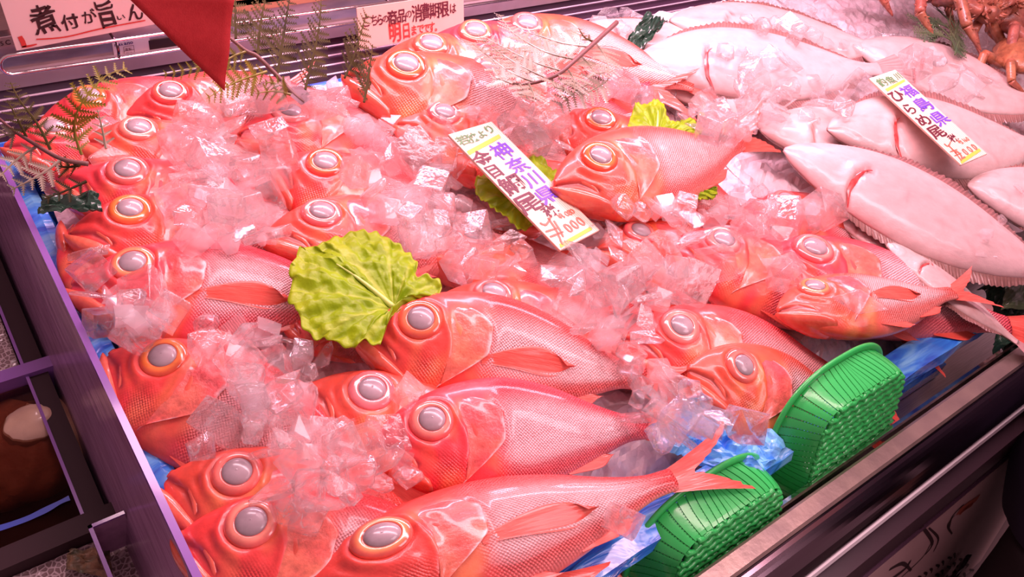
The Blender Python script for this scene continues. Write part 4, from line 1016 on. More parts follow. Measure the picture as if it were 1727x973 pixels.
CH = [chunk(k, i * 13 + 5) for i, k in enumerate(['cube', 'shard', 'lump', 'cube', 'shard', 'cube', 'lump', 'shard', 'cube', 'shard'])]
ZONES = [
    ('clear ice chunk in the heap between the left column of heads and the middle heads', 44, (40, 62), [(295, 195), (440, 212), (478, 250), (470, 330), (458, 400), (410, 410), (300, 408), (285, 330), (300, 270)]),
    ('clear ice chunk in the heap right of the middle heads, left of the price board', 52, (38, 62), [(595, 205), (700, 205), (760, 225), (800, 310), (800, 365), (880, 395), (890, 460), (760, 470), (710, 440), (650, 400), (620, 330), (590, 300)]),
    ('clear ice chunk between the flat fern and the price board over lettuce', 14, (32, 52), [(790, 190), (850, 185), (945, 195), (955, 240), (920, 262), (860, 225)]),
    ('clear ice chunk in the broad heap right of and below the price board', 46, (42, 72), [(945, 420), (1000, 370), (1060, 400), (1190, 400), (1215, 455), (1120, 510), (1085, 560), (1095, 610), (1050, 620), (970, 545), (910, 470)]),
    ('clear ice chunk spilling over the tail of the front fish by the loose blue film', 20, (40, 66), [(1060, 610), (1130, 625), (1190, 660), (1220, 710), (1130, 760), (1070, 730), (1065, 670)]),
    ('clear ice chunk in the strip below the whole fish on the ice heap', 22, (34, 54), [(1005, 350), (1070, 345), (1180, 345), (1290, 320), (1390, 350), (1390, 395), (1310, 400), (1190, 372), (1060, 372)]),
    ('clear ice chunk between the lettuce behind the whole fish and the flatfish', 30, (28, 46), [(985, 125), (1070, 150), (1180, 160), (1300, 180), (1290, 235), (1190, 225), (1140, 200), (1060, 168)]),
    ('clear ice chunk in the heap below the big lettuce leaf at left', 32, (40, 66), [(335, 545), (470, 560), (550, 600), (545, 640), (520, 690), (430, 735), (395, 640), (350, 600)]),
    ('clear ice chunk in the heap beside the open mouthed fish in front', 32, (42, 72), [(430, 745), (540, 715), (610, 720), (690, 770), (690, 830), (560, 880), (500, 880), (455, 820)]),
    ('clear ice chunk lying along the acrylic divider', 8, (44, 60), [(120, 440), (160, 420), (165, 480), (300, 530), (250, 560), (170, 545)]),
    ('clear ice chunk at the foot of the tall fern', 20, (32, 50), [(300, 175), (400, 165), (480, 160), (585, 150), (600, 185), (450, 175), (330, 200)]),
    ('clear ice chunk on the large back flatfish', 34, (26, 42), [(1200, 75), (1330, 100), (1370, 135), (1330, 155), (1240, 150), (1190, 120)]),
    ('clear ice chunk behind the large back flatfish', 26, (22, 38), [(1240, 25), (1330, 20), (1480, 75), (1420, 85), (1290, 50)]),
    ('clear ice chunk on the bed between the flatfish and the crabs', 34, (26, 44), [(1480, 60), (1640, 50), (1690, 150), (1727, 190), (1640, 160), (1530, 100)]),
    ('clear ice chunk between the price board flatfish and the back one', 18, (30, 46), [(1290, 160), (1420, 150), (1480, 140), (1440, 180), (1380, 215), (1300, 200)]),
    ('clear ice chunk on the jaws of the red fish in the shade of the long flatfish', 8, (44, 64), [(1290, 400), (1340, 440), (1330, 500), (1280, 500), (1270, 470)]),
    ('clear ice chunk by the rearmost white snout near the grille', 5, (34, 56), [(1000, 30), (1060, 20), (1075, 60), (1020, 75)]),
    ('clear ice chunk in the gap under the long flatfish at far right', 7, (26, 44), [(1640, 440), (1727, 260), (1727, 300), (1690, 470)]),
]
SINGLES = [
    ('clear rounded ice cube resting on the jaw of the silvery flanked fish by the divider', 243, 500, 74, 0),
    ('square clear ice cube above the large orange red fish at left', 240, 553, 74, 3),
    ('flat clear ice cube lying on the belly of the large orange red fish', 368, 712, 70, 5),
    ('oval ice piece leaning on the bare blue tray wall', 340, 757, 70, 2),
    ('clear ice cube between the open mouthed fish and the two whole front fish', 690, 660, 52, 3),
    ('two lobed clear ice cube on the snout of the second whole fish', 650, 738, 70, 0),
    ('large clear ice lump sitting alone on the front rim before the orange red fish', 1255, 716, 84, 2),
    ('clear ice chunk tilted against the chin of the whole fish on the heap', 1028, 366, 66, 2),
    ('clear ice cube at the tail of the large front fish, on the tray rim', 1050, 880, 62, 3),
    ('clear ice cube beside the eye of the fish in the shade of the long flatfish', 1325, 452, 56, 0),
    ('ice chip stuck on the flank of the fish in the shade of the long flatfish', 1450, 505, 62, 4),
    ('small clear ice cube behind the washed out fish, right of the fern', 565, 170, 46, 0),
    ('clear ice cube left of the head with the white glint on its eye', 176, 262, 56, 1),
    ('tall clear ice cube standing on the grille edge at the back', 1027, 27, 28, 3),
    ('white frosted ice lump beneath the tall cube at the back', 1050, 52, 42, 2),
]
KEEP = [(695, 541, 60), (720, 710, 50), (650, 885, 88), (630, 655, 48), (395, 795, 60), (415, 880, 60), (265, 600, 55), (220, 440, 50), (220, 350, 48), (215, 285, 46), (233, 213, 44), (549, 270, 50), (545, 355, 46),
        (491, 186, 30), (685, 105, 60), (750, 187, 36), (1012, 197, 48), (1010, 270, 60), (1255, 615, 66), (1220, 655, 52), (1150, 549, 50), (1375, 415, 52), (1330, 335, 26), (1222, 402, 34), (1082, 386, 24), (834, 490, 40), (900, 330, 60), (860, 290, 55), (930, 380, 50),
        (600, 500, 95), (1110, 200, 40), (1560, 200, 50), (1600, 240, 40), (1505, 150, 40)]
def ice_at(px, py, size_px, mesh, sink=.22, cap=.16):
    z = .04
    for _ in range(4):
        p = P(px, py, z); dist = (p - Vector(CP)).length; half = size_px * dist / FPX / 2
        z = min(hm_at(p.x, p.y, half * .8) + half * (1 - sink) * .8, cap)
    p = P(px, py, z)
    m4 = Matrix.Translation(p) @ Matrix.Rotation(random.uniform(0, 6.28), 4, 'Z') @ Matrix.Rotation(random.uniform(-.6, .6), 4, 'X') @ Matrix.Rotation(random.uniform(-.5, .5), 4, 'Y')
    s = half * random.uniform(.85, 1.1)
    return m4 @ Matrix.Diagonal((s, s * random.uniform(.8, 1.1), s * random.uniform(.75, 1.05), 1)), p, half
def bump_hm(p, half, k=.55):
    i0, j0 = (p.x - HM_X0) / HM_DX, (p.y - HM_Y0) / HM_DX; r = half / HM_DX
    for i in range(int(i0 - r), int(i0 + r) + 1):
        for j in range(int(j0 - r), int(j0 + r) + 1):
            if 0 <= i < 1200 and 0 <= j < 560 and (i - i0) ** 2 + (j - j0) ** 2 < r * r: HM[i, j] = max(HM[i, j], p.z + half * k)
def ice_obj(m4, me, label, group):
    o = bpy.data.objects.new('ice_cube', me); COL.objects.link(o); o.matrix_world = m4; tag(o, label, 'ice', group); return o
big = MB()
def add_loose(m4, me):
    big.add([m4 @ v.co for v in me.vertices], [tuple(p.vertices) for p in me.polygons])
for label, x, y, s, k in SINGLES:
    m4, p, h_ = ice_at(x, y, s, CH[k]); ice_obj(m4, CH[k], label, 'single ice cubes'); bump_hm(p, h_)
n_ice = len(SINGLES)
for zi, (label, cnt, (s0, s1), poly) in enumerate(ZONES):
    xs_ = [p[0] for p in poly]; ys_ = [p[1] for p in poly]; placed = []; tries = 0; loose = 0
    need_loose = int(cnt * 1.2)
    while (len(placed) < cnt or loose < need_loose) and tries < 6000:
        tries += 1
        x, y = random.uniform(min(xs_), max(xs_)), random.uniform(min(ys_), max(ys_))
        if not inside(poly, x, y): continue
        small = loose < need_loose
        s = random.uniform(s0, s1) * (.66 if small else 1.15)
        if any(math.hypot(x - a, (y - b) * 1.2) < r * .82 + s * .25 for a, b, r in KEEP): continue
        me = random.choice(CH)
        if small:
            m4, p, h_ = ice_at(x, y, s, me, .5); add_loose(m4, me); bump_hm(p, h_, .2); loose += 1; continue
        if any(math.hypot(x - a, (y - b) * 1.2) < (s + c) * .31 for a, b, c in placed): continue
        if n_ice >= 300: break
        m4, p, h_ = ice_at(x, y, s, me); placed.append((x, y, s)); bump_hm(p, h_, .45)
        ice_obj(m4, me, label, 'ice: ' + label[10:]); n_ice += 1
o = mesh_obj('crushed_ice', big.v, big.f, M['ice'], None, False); tag(o, 'small crushed ice fragments filling the gaps between the ice cubes and the fish', 'ice', None, 'stuff')
print('ICE', n_ice, len(big.f))

# ------------------------------------------------------------------ fern fronds and leaves
def fern(label, stem, stem_r, branches, nrm, m_leaf, leaf_len=.016, cat='fern', step=.0098, teeth=7, stem_mat=None, group='fern fronds', droop=0.0):
    stem = smooth_pts(stem, 6); root = thing('fern_frond', label, cat, stem[0], group); inv = Matrix.Translation(-stem[0])
    mb = MB(); n = len(stem); mb.tube(stem, [stem_r * (1 - .55 * i / n) for i in range(n)], 8)
    o = mb.build('stem', stem_mat or M['stem'], root, True); o.matrix_parent_inverse = inv
    nrm = Vector(nrm).normalized()
    for bi, item in enumerate(branches):
        pts, ml, ll = (item + (None, None))[:3] if isinstance(item, tuple) else (item, None, None)
        pts = smooth_pts(pts, 8); ml = ml or m_leaf; ll = ll or leaf_len
        cum = [0]
        for a, b in zip(pts[:-1], pts[1:]): cum.append(cum[-1] + (b - a).length)
        tot = cum[-1]; k = max(4, int(tot / step)); mb = MB()
        mb.tube(pts, [max(.0004, .0017 * (1 - .75 * i / len(pts))) for i in range(len(pts))], 5)
        for q in range(k):
            s = (q + .6) / k; d = s * tot; i = max(0, min(len(pts) - 2, int(np.searchsorted(cum, d)) - 1))
            f = (d - cum[i]) / max(1e-6, cum[i + 1] - cum[i]); p = pts[i].lerp(pts[i + 1], f); t = (pts[i + 1] - pts[i]).normalized()
            side = t.cross(nrm).normalized(); up = side.cross(t)
            L = ll * (.30 + .9 * min(1, s * 4 + .15) * (1 - s) ** .75) * (1 + .15 * math.sin(q * 2.3 + bi))
            for sg in (-1, 1):
                dr = (side * sg * .86 + t * .50 + up * (.10 * math.sin(q * 1.7 + bi) - droop)).normalized(); wv = dr.cross(up).normalized()
                vs = []; fs = []
                nt_ = max(3, int(teeth * L / ll) + 1)
                for j in range(nt_ + 1):
                    u = j / nt_; c = p + dr * L * u - up * droop * L * u * u * .6; w = .0011 * (1 - .8 * u)
                    vs += [c + wv * w, c - wv * w]
                    if j: fs.append((2 * j - 2, 2 * j - 1, 2 * j + 1, 2 * j))
                b0 = len(vs)
                for j in range(nt_):
                    u = (j + .35) / nt_; c = p + dr * L * u; tl = L * .36 * (1 - .66 * u)
                    for s2 in (-1, 1):
                        tip = c + (wv * s2 * .8 + dr * .6) * tl + up * .0006
                        fs.append((len(vs), len(vs) + 1, len(vs) + 2)); vs += [c - dr * L * .075, c + dr * L * .085, tip]
                mb.add(vs, fs)
        o = mb.build('frond_branch', ml, root, False); o.matrix_parent_inverse = inv
    return root
def F2(x, y):                      # standing fern, points in its own leaning sheet
    px, py = 380 + x / 5.72, y / 5.72; return Py(px, py, .80 + (165 - py) * .0007)
ffb = [[F2(100, 372), F2(98, 200), F2(95, -40)], [F2(310, 540), F2(335, 260), F2(395, -60)], [F2(500, 720), F2(555, 380), F2(600, 100), F2(630, -60)],
       [F2(770, 868), F2(870, 440), F2(912, 200), F2(925, -40)], [F2(1150, 752), F2(1240, 540), F2(1362, 135)], [F2(1338, 985), F2(1385, 700), F2(1422, 430)],
       ([F2(400, 690), F2(180, 760), F2(20, 830), F2(-180, 950)], M['fern_yellow'], .022), ([F2(205, 495), F2(100, 530), F2(-60, 600), F2(-600, 720)], M['fern_yellow'], .018),
       ([F2(640, 915), F2(480, 880), F2(290, 900)], M['fern_yellow'], .016), ([F2(600, 860), F2(470, 800), F2(380, 800)], M['fern_yellow'], .014)]
fern('tall dark fern frond standing in the ice between the pennant and the notice', [F2(760, 990), F2(640, 890), F2(490, 720), F2(310, 545), F2(200, 490), F2(60, 380), F2(-120, 250), F2(-300, 130)], .0032, ffb, (0, -1, .25), M['fern'], .027)
mb = MB(); a = F2(690, 890)
clip = [F2(660, 850), F2(760, 860), F2(830, 930), F2(720, 990), F2(620, 910)]
mb.add([p + Vector((0, -.004, 0)) for p in clip] + [p + Vector((0, .004, 0)) for p in clip], [(0, 1, 2, 3, 4), (9, 8, 7, 6, 5)] + [(i, (i + 1) % 5, 5 + (i + 1) % 5, 5 + i) for i in range(5)])
o = mb.build('stem_clip', mat('grey_clip', (.16, .08, .09), .4)); o.modifiers.new('b', 'BEVEL').width = .001; tag(o, 'small dark clip holding the tall fern stem in the ice', 'clip')

def F7(x, y, z=.085): return P(x / 3.357, 130 + y / 3.357, z)
fern('fern sprig lying across the far left corner by the acrylic divider', [F7(500, 492, .095), F7(345, 462, .098), F7(185, 372, .10), F7(60, 290, .10), F7(-30, 210, .10)], .0026, [
    ([F7(462, 440, .095), F7(425, 330, .11), F7(425, 240, .13), F7(470, 140, .15), F7(590, 0, .165), F7(720, -50, .165)], M['fern_yellow'], .022),
    ([F7(285, 410, .098), F7(215, 270, .115), F7(110, 130, .13), F7(60, 30, .13)], M['fern'], .016), ([F7(150, 340, .10), F7(95, 230, .115), F7(40, 130, .12)], M['fern'], .014),
    ([F7(205, 395, .097), F7(130, 440, .09), F7(40, 520, .085), F7(-40, 600, .08)], M['fern_pale'], .016), ([F7(345, 468, .097), F7(240, 545, .09), F7(140, 600, .085), F7(60, 640, .08)], M['fern_pale'], .018),
    ([F7(450, 500, .095), F7(380, 510, .09), F7(290, 500, .088)], M['fern'], .014), ([F7(490, 590, .085), F7(380, 640, .082), F7(250, 690, .08)], M['fern'], .014),
    ([F7(100, 310, .10), F7(50, 330, .095), F7(0, 300, .09)], M['fern_pale'], .016), ([F7(600, 405, .085), F7(575, 280, .10), F7(550, 180, .11)], M['fern_pale'], .012)], (.1, -.5, .8), M['fern'], .019, step=.0090)
def F3(x, y, z=.140): return P(780 + x / 5.723, 30 + y / 5.723, z)
fern('flat silvery fern frond lying over the back row of red fish', [F3(1488, 45, .150), F3(1130, 370, .150), F3(950, 525, .147), F3(810, 592, .142), F3(650, 635, .138), F3(480, 637, .135)], .0034, [
    [F3(1205, 278), F3(960, 245), F3(710, 165), F3(560, 130)], [F3(1085, 402), F3(800, 330), F3(520, 170), F3(420, 60), F3(355, -30)],
    [F3(950, 512), F3(690, 430), F3(480, 330), F3(210, 185)], [F3(805, 580), F3(560, 465), F3(350, 330), F3(130, 155)], [F3(690, 620), F3(480, 535), F3(300, 410), F3(85, 240)],
    [F3(1140, 370), F3(1220, 450), F3(1290, 535), F3(1400, 520)], [F3(1290, 255), F3(1390, 400), F3(1415, 580)], [F3(1020, 505), F3(1075, 600), F3(1085, 720)], [F3(870, 600), F3(895, 670), F3(1010, 690)],
    [F3(550, 645), F3(610, 740), F3(625, 790)], [F3(640, 640), F3(690, 750), F3(685, 810)], [F3(480, 637), F3(380, 600), F3(290, 590)], [F3(1200, 640, .13), F3(1080, 720, .125), F3(930, 850, .11)], [F3(1400, 600, .13), F3(1280, 680, .125), F3(1120, 760, .12)],
    ([F3(1260, 230), F3(1180, 190), F3(1120, 100)], M['fern'], .012)], (.1, -.35, .9), M['fern_pale'], .027, step=.0085)
def F9(x, y, z=.09): return P(1520 + x / 6.082, y / 6.082, z)
fern('dark feathery green sprig lying on the ice by the spiny crab', [F9(560, 640, .07), F9(520, 400, .085), F9(500, 200, .10), F9(540, -60, .12)], .002, [
    [F9(520, 400), F9(400, 290), F9(200, 210), F9(60, 150)], [F9(510, 300), F9(330, 200), F9(180, 120)], [F9(520, 420), F9(380, 350), F9(130, 330)], [F9(505, 220), F9(380, 100), F9(300, -30)], [F9(550, 560), F9(600, 420), F9(630, 590, .07)],
    [F9(540, 100), F9(470, 0), F9(420, -60)], [F9(525, 420), F9(560, 330), F9(600, 180)]], (.1, -.5, .8), mat('sprig_green', (.07, .13, .06), .5, col2=(.13, .15, .07), nscale=20), .030, step=.006, teeth=5, stem_mat=mat('sprig_stem', (.16, .12, .06), .5))

crumple('bamboo_leaf', 'folded dark green leaf behind the snout of the large back flatfish', [P(1038, 98, .05), P(1082, 82, .06), P(1128, 30, .085), P(1090, 18, .095)], 0, M['bamboo'], 6, .022, 20, 'leaf')
crumple('green_film', 'crumpled dark green film at the tail end of the flatfish, right picture edge', [P(1690, 606, -.06), P(1760, 600, -.05), P(1790, 470, .02), P(1655, 478, .01)], 0, M['bamboo'], 8, .030, 30, 'film')
crumple('bamboo_leaf', 'paler green leaf beneath the tip of the long flatfish', [P(1690, 520, .0), P(1780, 520, .0), P(1790, 420, .03), P(1700, 455, .03)], 0, M['green_pale'], 9, .008, 20, 'leaf')
crumple('bamboo_leaf', 'wet dark leaf sticking out under the left fern sprig', [P(62, 356, .055), P(172, 352, .07), P(165, 322, .07), P(75, 328, .06)], 0, M['bamboo'], 12, .010, 18, 'leaf')

# ------------------------------------------------------------------ crabs
def crab(label, c, size, yaw, tilt, seed, spiny=False, tint=(.36, .085, .045), tint2=(.52, .20, .10), legs=None):
    r = random.Random(seed); root = thing('crab', label, 'crab', c, 'crabs on ice')
    root.rotation_euler = (tilt[0], tilt[1], yaw); t1, t2 = np.array(tint), np.array(tint2)
    n, m = 26, 40; vs, cc = [], []
    for i in range(n):
        a = math.pi * i / (n - 1)
        for j in range(m):
            b = 2 * math.pi * j / m; x, y, z = math.sin(a) * math.cos(b), math.sin(a) * math.sin(b), math.cos(a)
            k = 1 + .10 * math.cos(2 * b) - .06 * math.cos(3 * b); bump = mnoise.noise((x * 7, y * 7, z * 7 + seed))
            if spiny: bump = max(0, mnoise.noise((x * 9, y * 9, z * 9 + seed))) ** 2 * 5
            h = .045 * bump * (1 if z > -.2 else .2)
            vs.append((size * x * (1 + h) * k, size * .86 * y * (1 + h) * k, size * (.48 if z > 0 else .30) * z * (1 + h * 2))); cc.append(tuple(t1 + (t2 - t1) * (.5 + .5 * bump if not spiny else min(1, bump))) + (0,))
    mesh_obj('carapace', vs, grid_faces(n, m, True), M['crab'], root, True, cc)
    def limb(name, pts, rads):
        p = smooth_pts(pts, 6); mb = MB(); rr = np.interp(np.linspace(0, 1, len(p)), np.linspace(0, 1, len(rads)), rads); mb.tube(p, list(rr), 10)
        if spiny:
            for q in range(2, len(p) - 1):
                for _ in range(3):
                    d = Vector((r.gauss(0, 1), r.gauss(0, 1), r.gauss(0, 1) + .6)).normalized(); b_ = p[q] + d * rr[q] * .8
                    mb.tube([b_, b_ + d * rr[q] * .8], [rr[q] * .28, .0003], 5)
        cl = [tuple(t1 + (t2 - t1) * (.5 + .5 * mnoise.noise((v[0] * 60, v[1] * 60, seed)))) + (0,) for v in mb.v]
        return mesh_obj(name, mb.v, mb.f, M['crab'], root, True, cl)
    for sg in (-1, 1):
        for k in range(4):
            a = R_(-38 + k * 27) ; d = Vector((sg * math.cos(a), -math.sin(a), 0)); p0 = Vector((d.x * size * .95, d.y * size * .8, -.04 * size)); s_ = size
            knee = p0 + d * s_ * .85 + Vector((0, 0, s_ * .45)); an = knee + d * s_ * .45 + Vector((0, -s_ * .25, -s_ * .35)); tip = an + Vector((-sg * s_ * .15, -s_ * .45, -s_ * .35))
            limb('leg', [p0, p0.lerp(knee, .6), knee], [s_ * .15, s_ * .16, s_ * .13]); limb('leg', [knee, an], [s_ * .13, s_ * .11]); limb('leg', [an, an.lerp(tip, .5), tip], [s_ * .10, s_ * .07, s_ * .015])
        p0 = Vector((sg * size * .62, -size * .62, 0)); el = p0 + Vector((sg * size * .45, -size * .40, size * .25)); wr = el + Vector((-sg * size * .25, -size * .50, -size * .1))
        limb('claw_arm', [p0, p0.lerp(el, .5), el], [size * .15, size * .18, size * .17]); limb('claw_arm', [el, wr], [size * .16, size * .17])
        pal = wr + Vector((-sg * size * .38, -size * .15, 0)); cl = limb('claw', [wr, wr.lerp(pal, .5), pal], [size * .16, size * .25, size * .20])
        for zz in (-1, 1):
            e = pal + Vector((-sg * size * .42, -size * .06, zz * size * .07)); limb('claw_finger', [pal + Vector((0, 0, zz * size * .10)), pal.lerp(e, .6) + Vector((0, 0, zz * size * .12)), e], [size * .11, size * .09, size * .02])
    return root
crab('orange brown crab at the right picture edge above the right price board', P(1722, 96, .07), .062, R_(25), (R_(-12), 0), 3)
crab('reddish crab behind the orange brown one in the top right corner', P(1705, 22, .09), .075, R_(-15), (R_(8), 0), 5, tint=(.34, .07, .05), tint2=(.48, .17, .11))
crab('spiny dark red crab at the top, legs dangling beside the feathery sprig', P(1570, -28, .11), .085, R_(5), (0, 0), 9, True, tint=(.24, .045, .035), tint2=(.46, .17, .09))

# ------------------------------------------------------------------ green baskets on edge
M['basket'] = mat('green_plastic', (.035, .50, .10), .28, coat=.3, trans=0.0, bump=.06, bscale=200)
def basket(label, cu, cy_, cz, lean=14.0, D=.036, fa=.074, fb=.069, ra=.092, rb=.080, turn=0.0):
    root = thing('green_basket', label, 'basket', (cu, cy_, cz), 'green baskets standing on edge')
    root.rotation_euler = (R_(90 - lean), 0, turn)      # local x width, y up the leaning floor, z towards the customer
    def rr(t, a, b, p=None):
        p = p or 4.6 - 1.9 * min(1, max(0, (a - fa) / (ra - fa)))
        c, s = math.cos(t), math.sin(t); return (a * math.copysign(abs(c) ** (2 / p), c), b * math.copysign(abs(s) ** (2 / p), s))
    NA = 420
    prof = lambda k: (fa + (ra - fa) * k ** .75, fb + (rb - fb) * k ** .75, -D * k - .002 * math.sin(math.pi * k))
    # resample the loop by arc length
    raw = [rr(2 * math.pi * i / 4000, fa, fb) for i in range(4001)]; cum = np.concatenate([[0], np.cumsum([math.dist(a, b) for a, b in zip(raw[:-1], raw[1:])])])
    ts = np.interp(np.linspace(0, cum[-1], NA + 1)[:-1], cum, np.linspace(0, 2 * math.pi, 4001))
    # wall: broad ribs joined by fine cross bars
    mb = MB(); rings = 13; per = 6
    for i in range(NA):
        rib = (i % per) < 5
        for k in range(rings):
            k0, k1 = k / rings, (k + 1) / rings
            if not rib: k1 = k0 + .78 / rings
            q = []
            for t, kk in ((ts[i], k0), (ts[(i + 1) % NA], k0), (ts[(i + 1) % NA], k1), (ts[i], k1)):
                a, b, z = prof(kk); x, y = rr(t, a, b); o_ = .0009 if rib else 0; l = math.hypot(x, y); q.append((x + x / l * o_, y + y / l * o_, z))
            mb.add(q, [(3, 2, 1, 0)])
    o = mb.build('wall', M['basket'], root, False); s = o.modifiers.new('s', 'SOLIDIFY'); s.thickness = .0012
    # rim lip
    loop = [rr(t, ra + .002, rb + .002) for t in ts[::3]]; mb = MB(); n = len(loop); pr = [(-.002, .0), (.004, .0005), (.0062, -.0012), (.0062, -.0034), (.004, -.0032), (-.002, -.002)]
    for x, y in loop:
        l = math.hypot(x / ra ** 2, y / rb ** 2); nx, ny = x / ra ** 2 / l, y / rb ** 2 / l
        mb.v += [(x + nx * d, y + ny * d, -D + z) for d, z in pr]
    mb.f += [(i * 6 + j, i * 6 + (j + 1) % 6, ((i + 1) % n) * 6 + (j + 1) % 6, ((i + 1) % n) * 6 + j) for i in range(n) for j in range(6)]
    mb.build('rim', M['basket'], root, True)
    # floor: woven bars
    mb = MB(); rows, cols = 15, 17
    wid = lambda y: fa * (1 - min(1, abs(y / fb)) ** 4.2) ** (1 / 4.2); hei = lambda x: fb * (1 - min(1, abs(x / fa)) ** 4.2) ** (1 / 4.2)
    for r_ in range(rows):
        y0 = fb * .94 * (2 * r_ / (rows - 1) - 1); w = wid(y0); pts = [(x, y0 + .0008 * math.sin(x * 420 + r_ * 2.1), .0004 + .0005 * math.sin(x / fa * math.pi * cols / 2 * 1.0 + r_ * math.pi)) for x in np.linspace(-w, w, 60)]
        mb.tube(pts, .0031, 6)
    for c_ in range(cols):
        x0 = fa * .95 * (2 * c_ / (cols - 1) - 1); w = hei(x0); pts = [(x0 + .0008 * math.sin(y * 500), y, -.0002 - .0005 * math.sin(y / fb * math.pi * rows / 2 + c_ * math.pi)) for y in np.linspace(-w, w, 50)]
        mb.tube(pts, .0027, 6)
    mb.build('woven_floor', M['basket'], root, True)
    return root
basket('green plastic basket on edge in full view in front of the orange red fish', .700, .149, -.008)
basket('green plastic basket on edge cut off by the bottom picture edge', .494, .131, -.046)

# ------------------------------------------------------------------ water tank at the left
tank = thing('water_tank', 'dark water tank with purple acrylic wall to the left of the red fish', 'tank', (-.25, .6, -.30))
def tpart(name, mb, m, smooth=False):
    o = mb.build(name, m, tank, smooth); o.matrix_parent_inverse = Matrix.Translation(-tank.location); return o
mb = MB(); mb.box((-.75, .131, -.30), (.052, 1.02, -.17)); tpart('basin', mb, M['dark_plastic'])
mb = MB(); y0, y1 = .131, 1.0
mb.hexa([(.036, y0, -.17), (.042, y0, -.17), (.042, y1, -.17), (.036, y1, -.17), (.066, y0, .040), (.072, y0, .040), (.072, y1, .040), (.066, y1, .040)])
tpart('acrylic_wall', mb, M['acrylic'])
mb = MB(); mb.hexa([(.0655, y0, .0395), (.0725, y0, .0395), (.0725, y1, .0395), (.0655, y1, .0395), (.066, y0, .043), (.072, y0, .043), (.072, y1, .043), (.066, y1, .043)]); tpart('wall_edge', mb, M['acrylic_edge'])
for y, z0, z1, t, m_ in ((.700, -.17, -.098, .016, M['acrylic_edge']), (.492, -.17, -.100, .022, M['dark_plastic'])):
    mb = MB(); mb.box((-.75, y - t / 2, z0), (.050, y + t / 2, z1)); tpart('cross_bar', mb, m_)
for x in (.022,):
    mb = MB(); mb.box((x, .50, -.17), (x + .018, 1.0, -.104)); tpart('side_bar', mb, M['dark_plastic'])
    mb = MB(); mb.box((x - .003, .50, -.106), (x, 1.0, -.101)); tpart('bar_edge', mb, M['acrylic_edge'])
mb = MB(); mb.box((-.75, .505, -.1135), (.022, .69, -.112)); tpart('water', mb, M['water'])
vs = []; qa, qb = P(-60, 914, -.1108), P(118, 842, -.1108)  # blue reflection over the water, drawn as a flat coloured ribbon
for i in range(40):
    q = qa.lerp(qb, i / 39)
    for d in (-1, 1): vs.append((q.x, q.y + d * (.0030 + .0020 * mnoise.noise((q.x * 60, d, 2))) + .002 * math.sin(q.x * 70), -.1108))
mesh_obj('blue_reflection_line', vs, grid_faces(40, 2), mat('blue_reflection', (.04, .08, .45), .4), tank, False).matrix_parent_inverse = Matrix.Translation(-tank.location)
def foam_mat():
    m, nt, out = new_mat('foam_bubbles'); b = N(nt, 'ShaderNodeBsdfPrincipled'); b.inputs['Roughness'].default_value = .2; b.inputs['Coat Weight'].default_value = .6
    tc = N(nt, 'ShaderNodeTexCoord'); vo = N(nt, 'ShaderNodeTexVoronoi', feature='DISTANCE_TO_EDGE', i_Scale=190.0); nt.links.new(tc.outputs['Object'], vo.inputs['Vector'])
    nt.links.new(ramp(nt, vo.outputs['Distance'], [(.02, (.62, .50, .50)), (.16, (.20, .13, .13)), (.5, (.30, .21, .20))]), b.inputs['Base Color'])
    bp = N(nt, 'ShaderNodeBump', i_Strength=.8, i_Distance=.003, invert=True); nt.links.new(vo.outputs['Distance'], bp.inputs['Height']); nt.links.new(bp.outputs[0], b.inputs['Normal'])
    nt.links.new(b.outputs[0], out.inputs[0]); return m
M['foam'] = foam_mat()
for nm, lb, a, b in (('foam', 'bubbly foam on the tank water behind the purple cross bar', (-.75, .71), (.018, 1.0)), ('foam', 'pale foamy water in the near compartment at the bottom left', (-.75, .135), (.050, .48))):
    vs = []; nx, ny = 60, 60
    for i in range(nx):
        for j in range(ny):
            x = a[0] + (b[0] - a[0]) * i / (nx - 1); y = a[1] + (b[1] - a[1]) * j / (ny - 1); vs.append((x, y, -.115 + .004 * mnoise.noise((x * 25, y * 25, 1))))
    o = mesh_obj(nm, vs, grid_faces(nx, ny), M['foam'], None, True); tag(o, lb, 'foam', None, 'stuff')
# shellfish under the dark water
def shellfish(label, c, size, yaw, seed):
    root = thing('shellfish', label, 'shellfish', c, 'shellfish in the tank'); root.rotation_euler = (R_(12), R_(-10), yaw)
    n, m = 26, 40; vs = []
    for i in range(n):
        a = math.pi * i / (n - 1)
        for j in range(m):
            b = 2 * math.pi * j / m; x, y, z = math.sin(a) * math.cos(b), math.sin(a) * math.sin(b), math.cos(a)
            k = 1 + .05 * math.sin(8 * math.hypot(x + .6, y) * 3) + .05 * mnoise.noise((x * 4, y * 4, seed))
            vs.append((size * x * k * 1.25, size * y * k * .9, size * .42 * z * k))
    mesh_obj('shell', vs, grid_faces(n, m, True), mat('dark_shell', (.30, .14, .09), .4, col2=(.50, .28, .19), nscale=30, bump=.5), root, True)
    vs = []
    for i in range(n):
        a = math.pi * i / (n - 1)
        for j in range(m):
            b = 2 * math.pi * j / m; x, y, z = math.sin(a) * math.cos(b), math.sin(a) * math.sin(b), math.cos(a); k = 1 + .08 * mnoise.noise((x * 3, y * 3, z * 3 + seed))
            vs.append((size * (.42 + x * k * .42), size * (.22 + y * k * .36), size * (.34 + .20 * z * k)))
    mesh_obj('pale_foot', vs, grid_faces(n, m, True), mat('pale_foot_flesh', (.66, .46, .32), .35, col2=(.50, .33, .24), nscale=40, coat=.4), root, True)
shellfish('dark shell with a pale rounded foot lying under the tank water', P(18, 765, -.145), .066, R_(-20), 2)
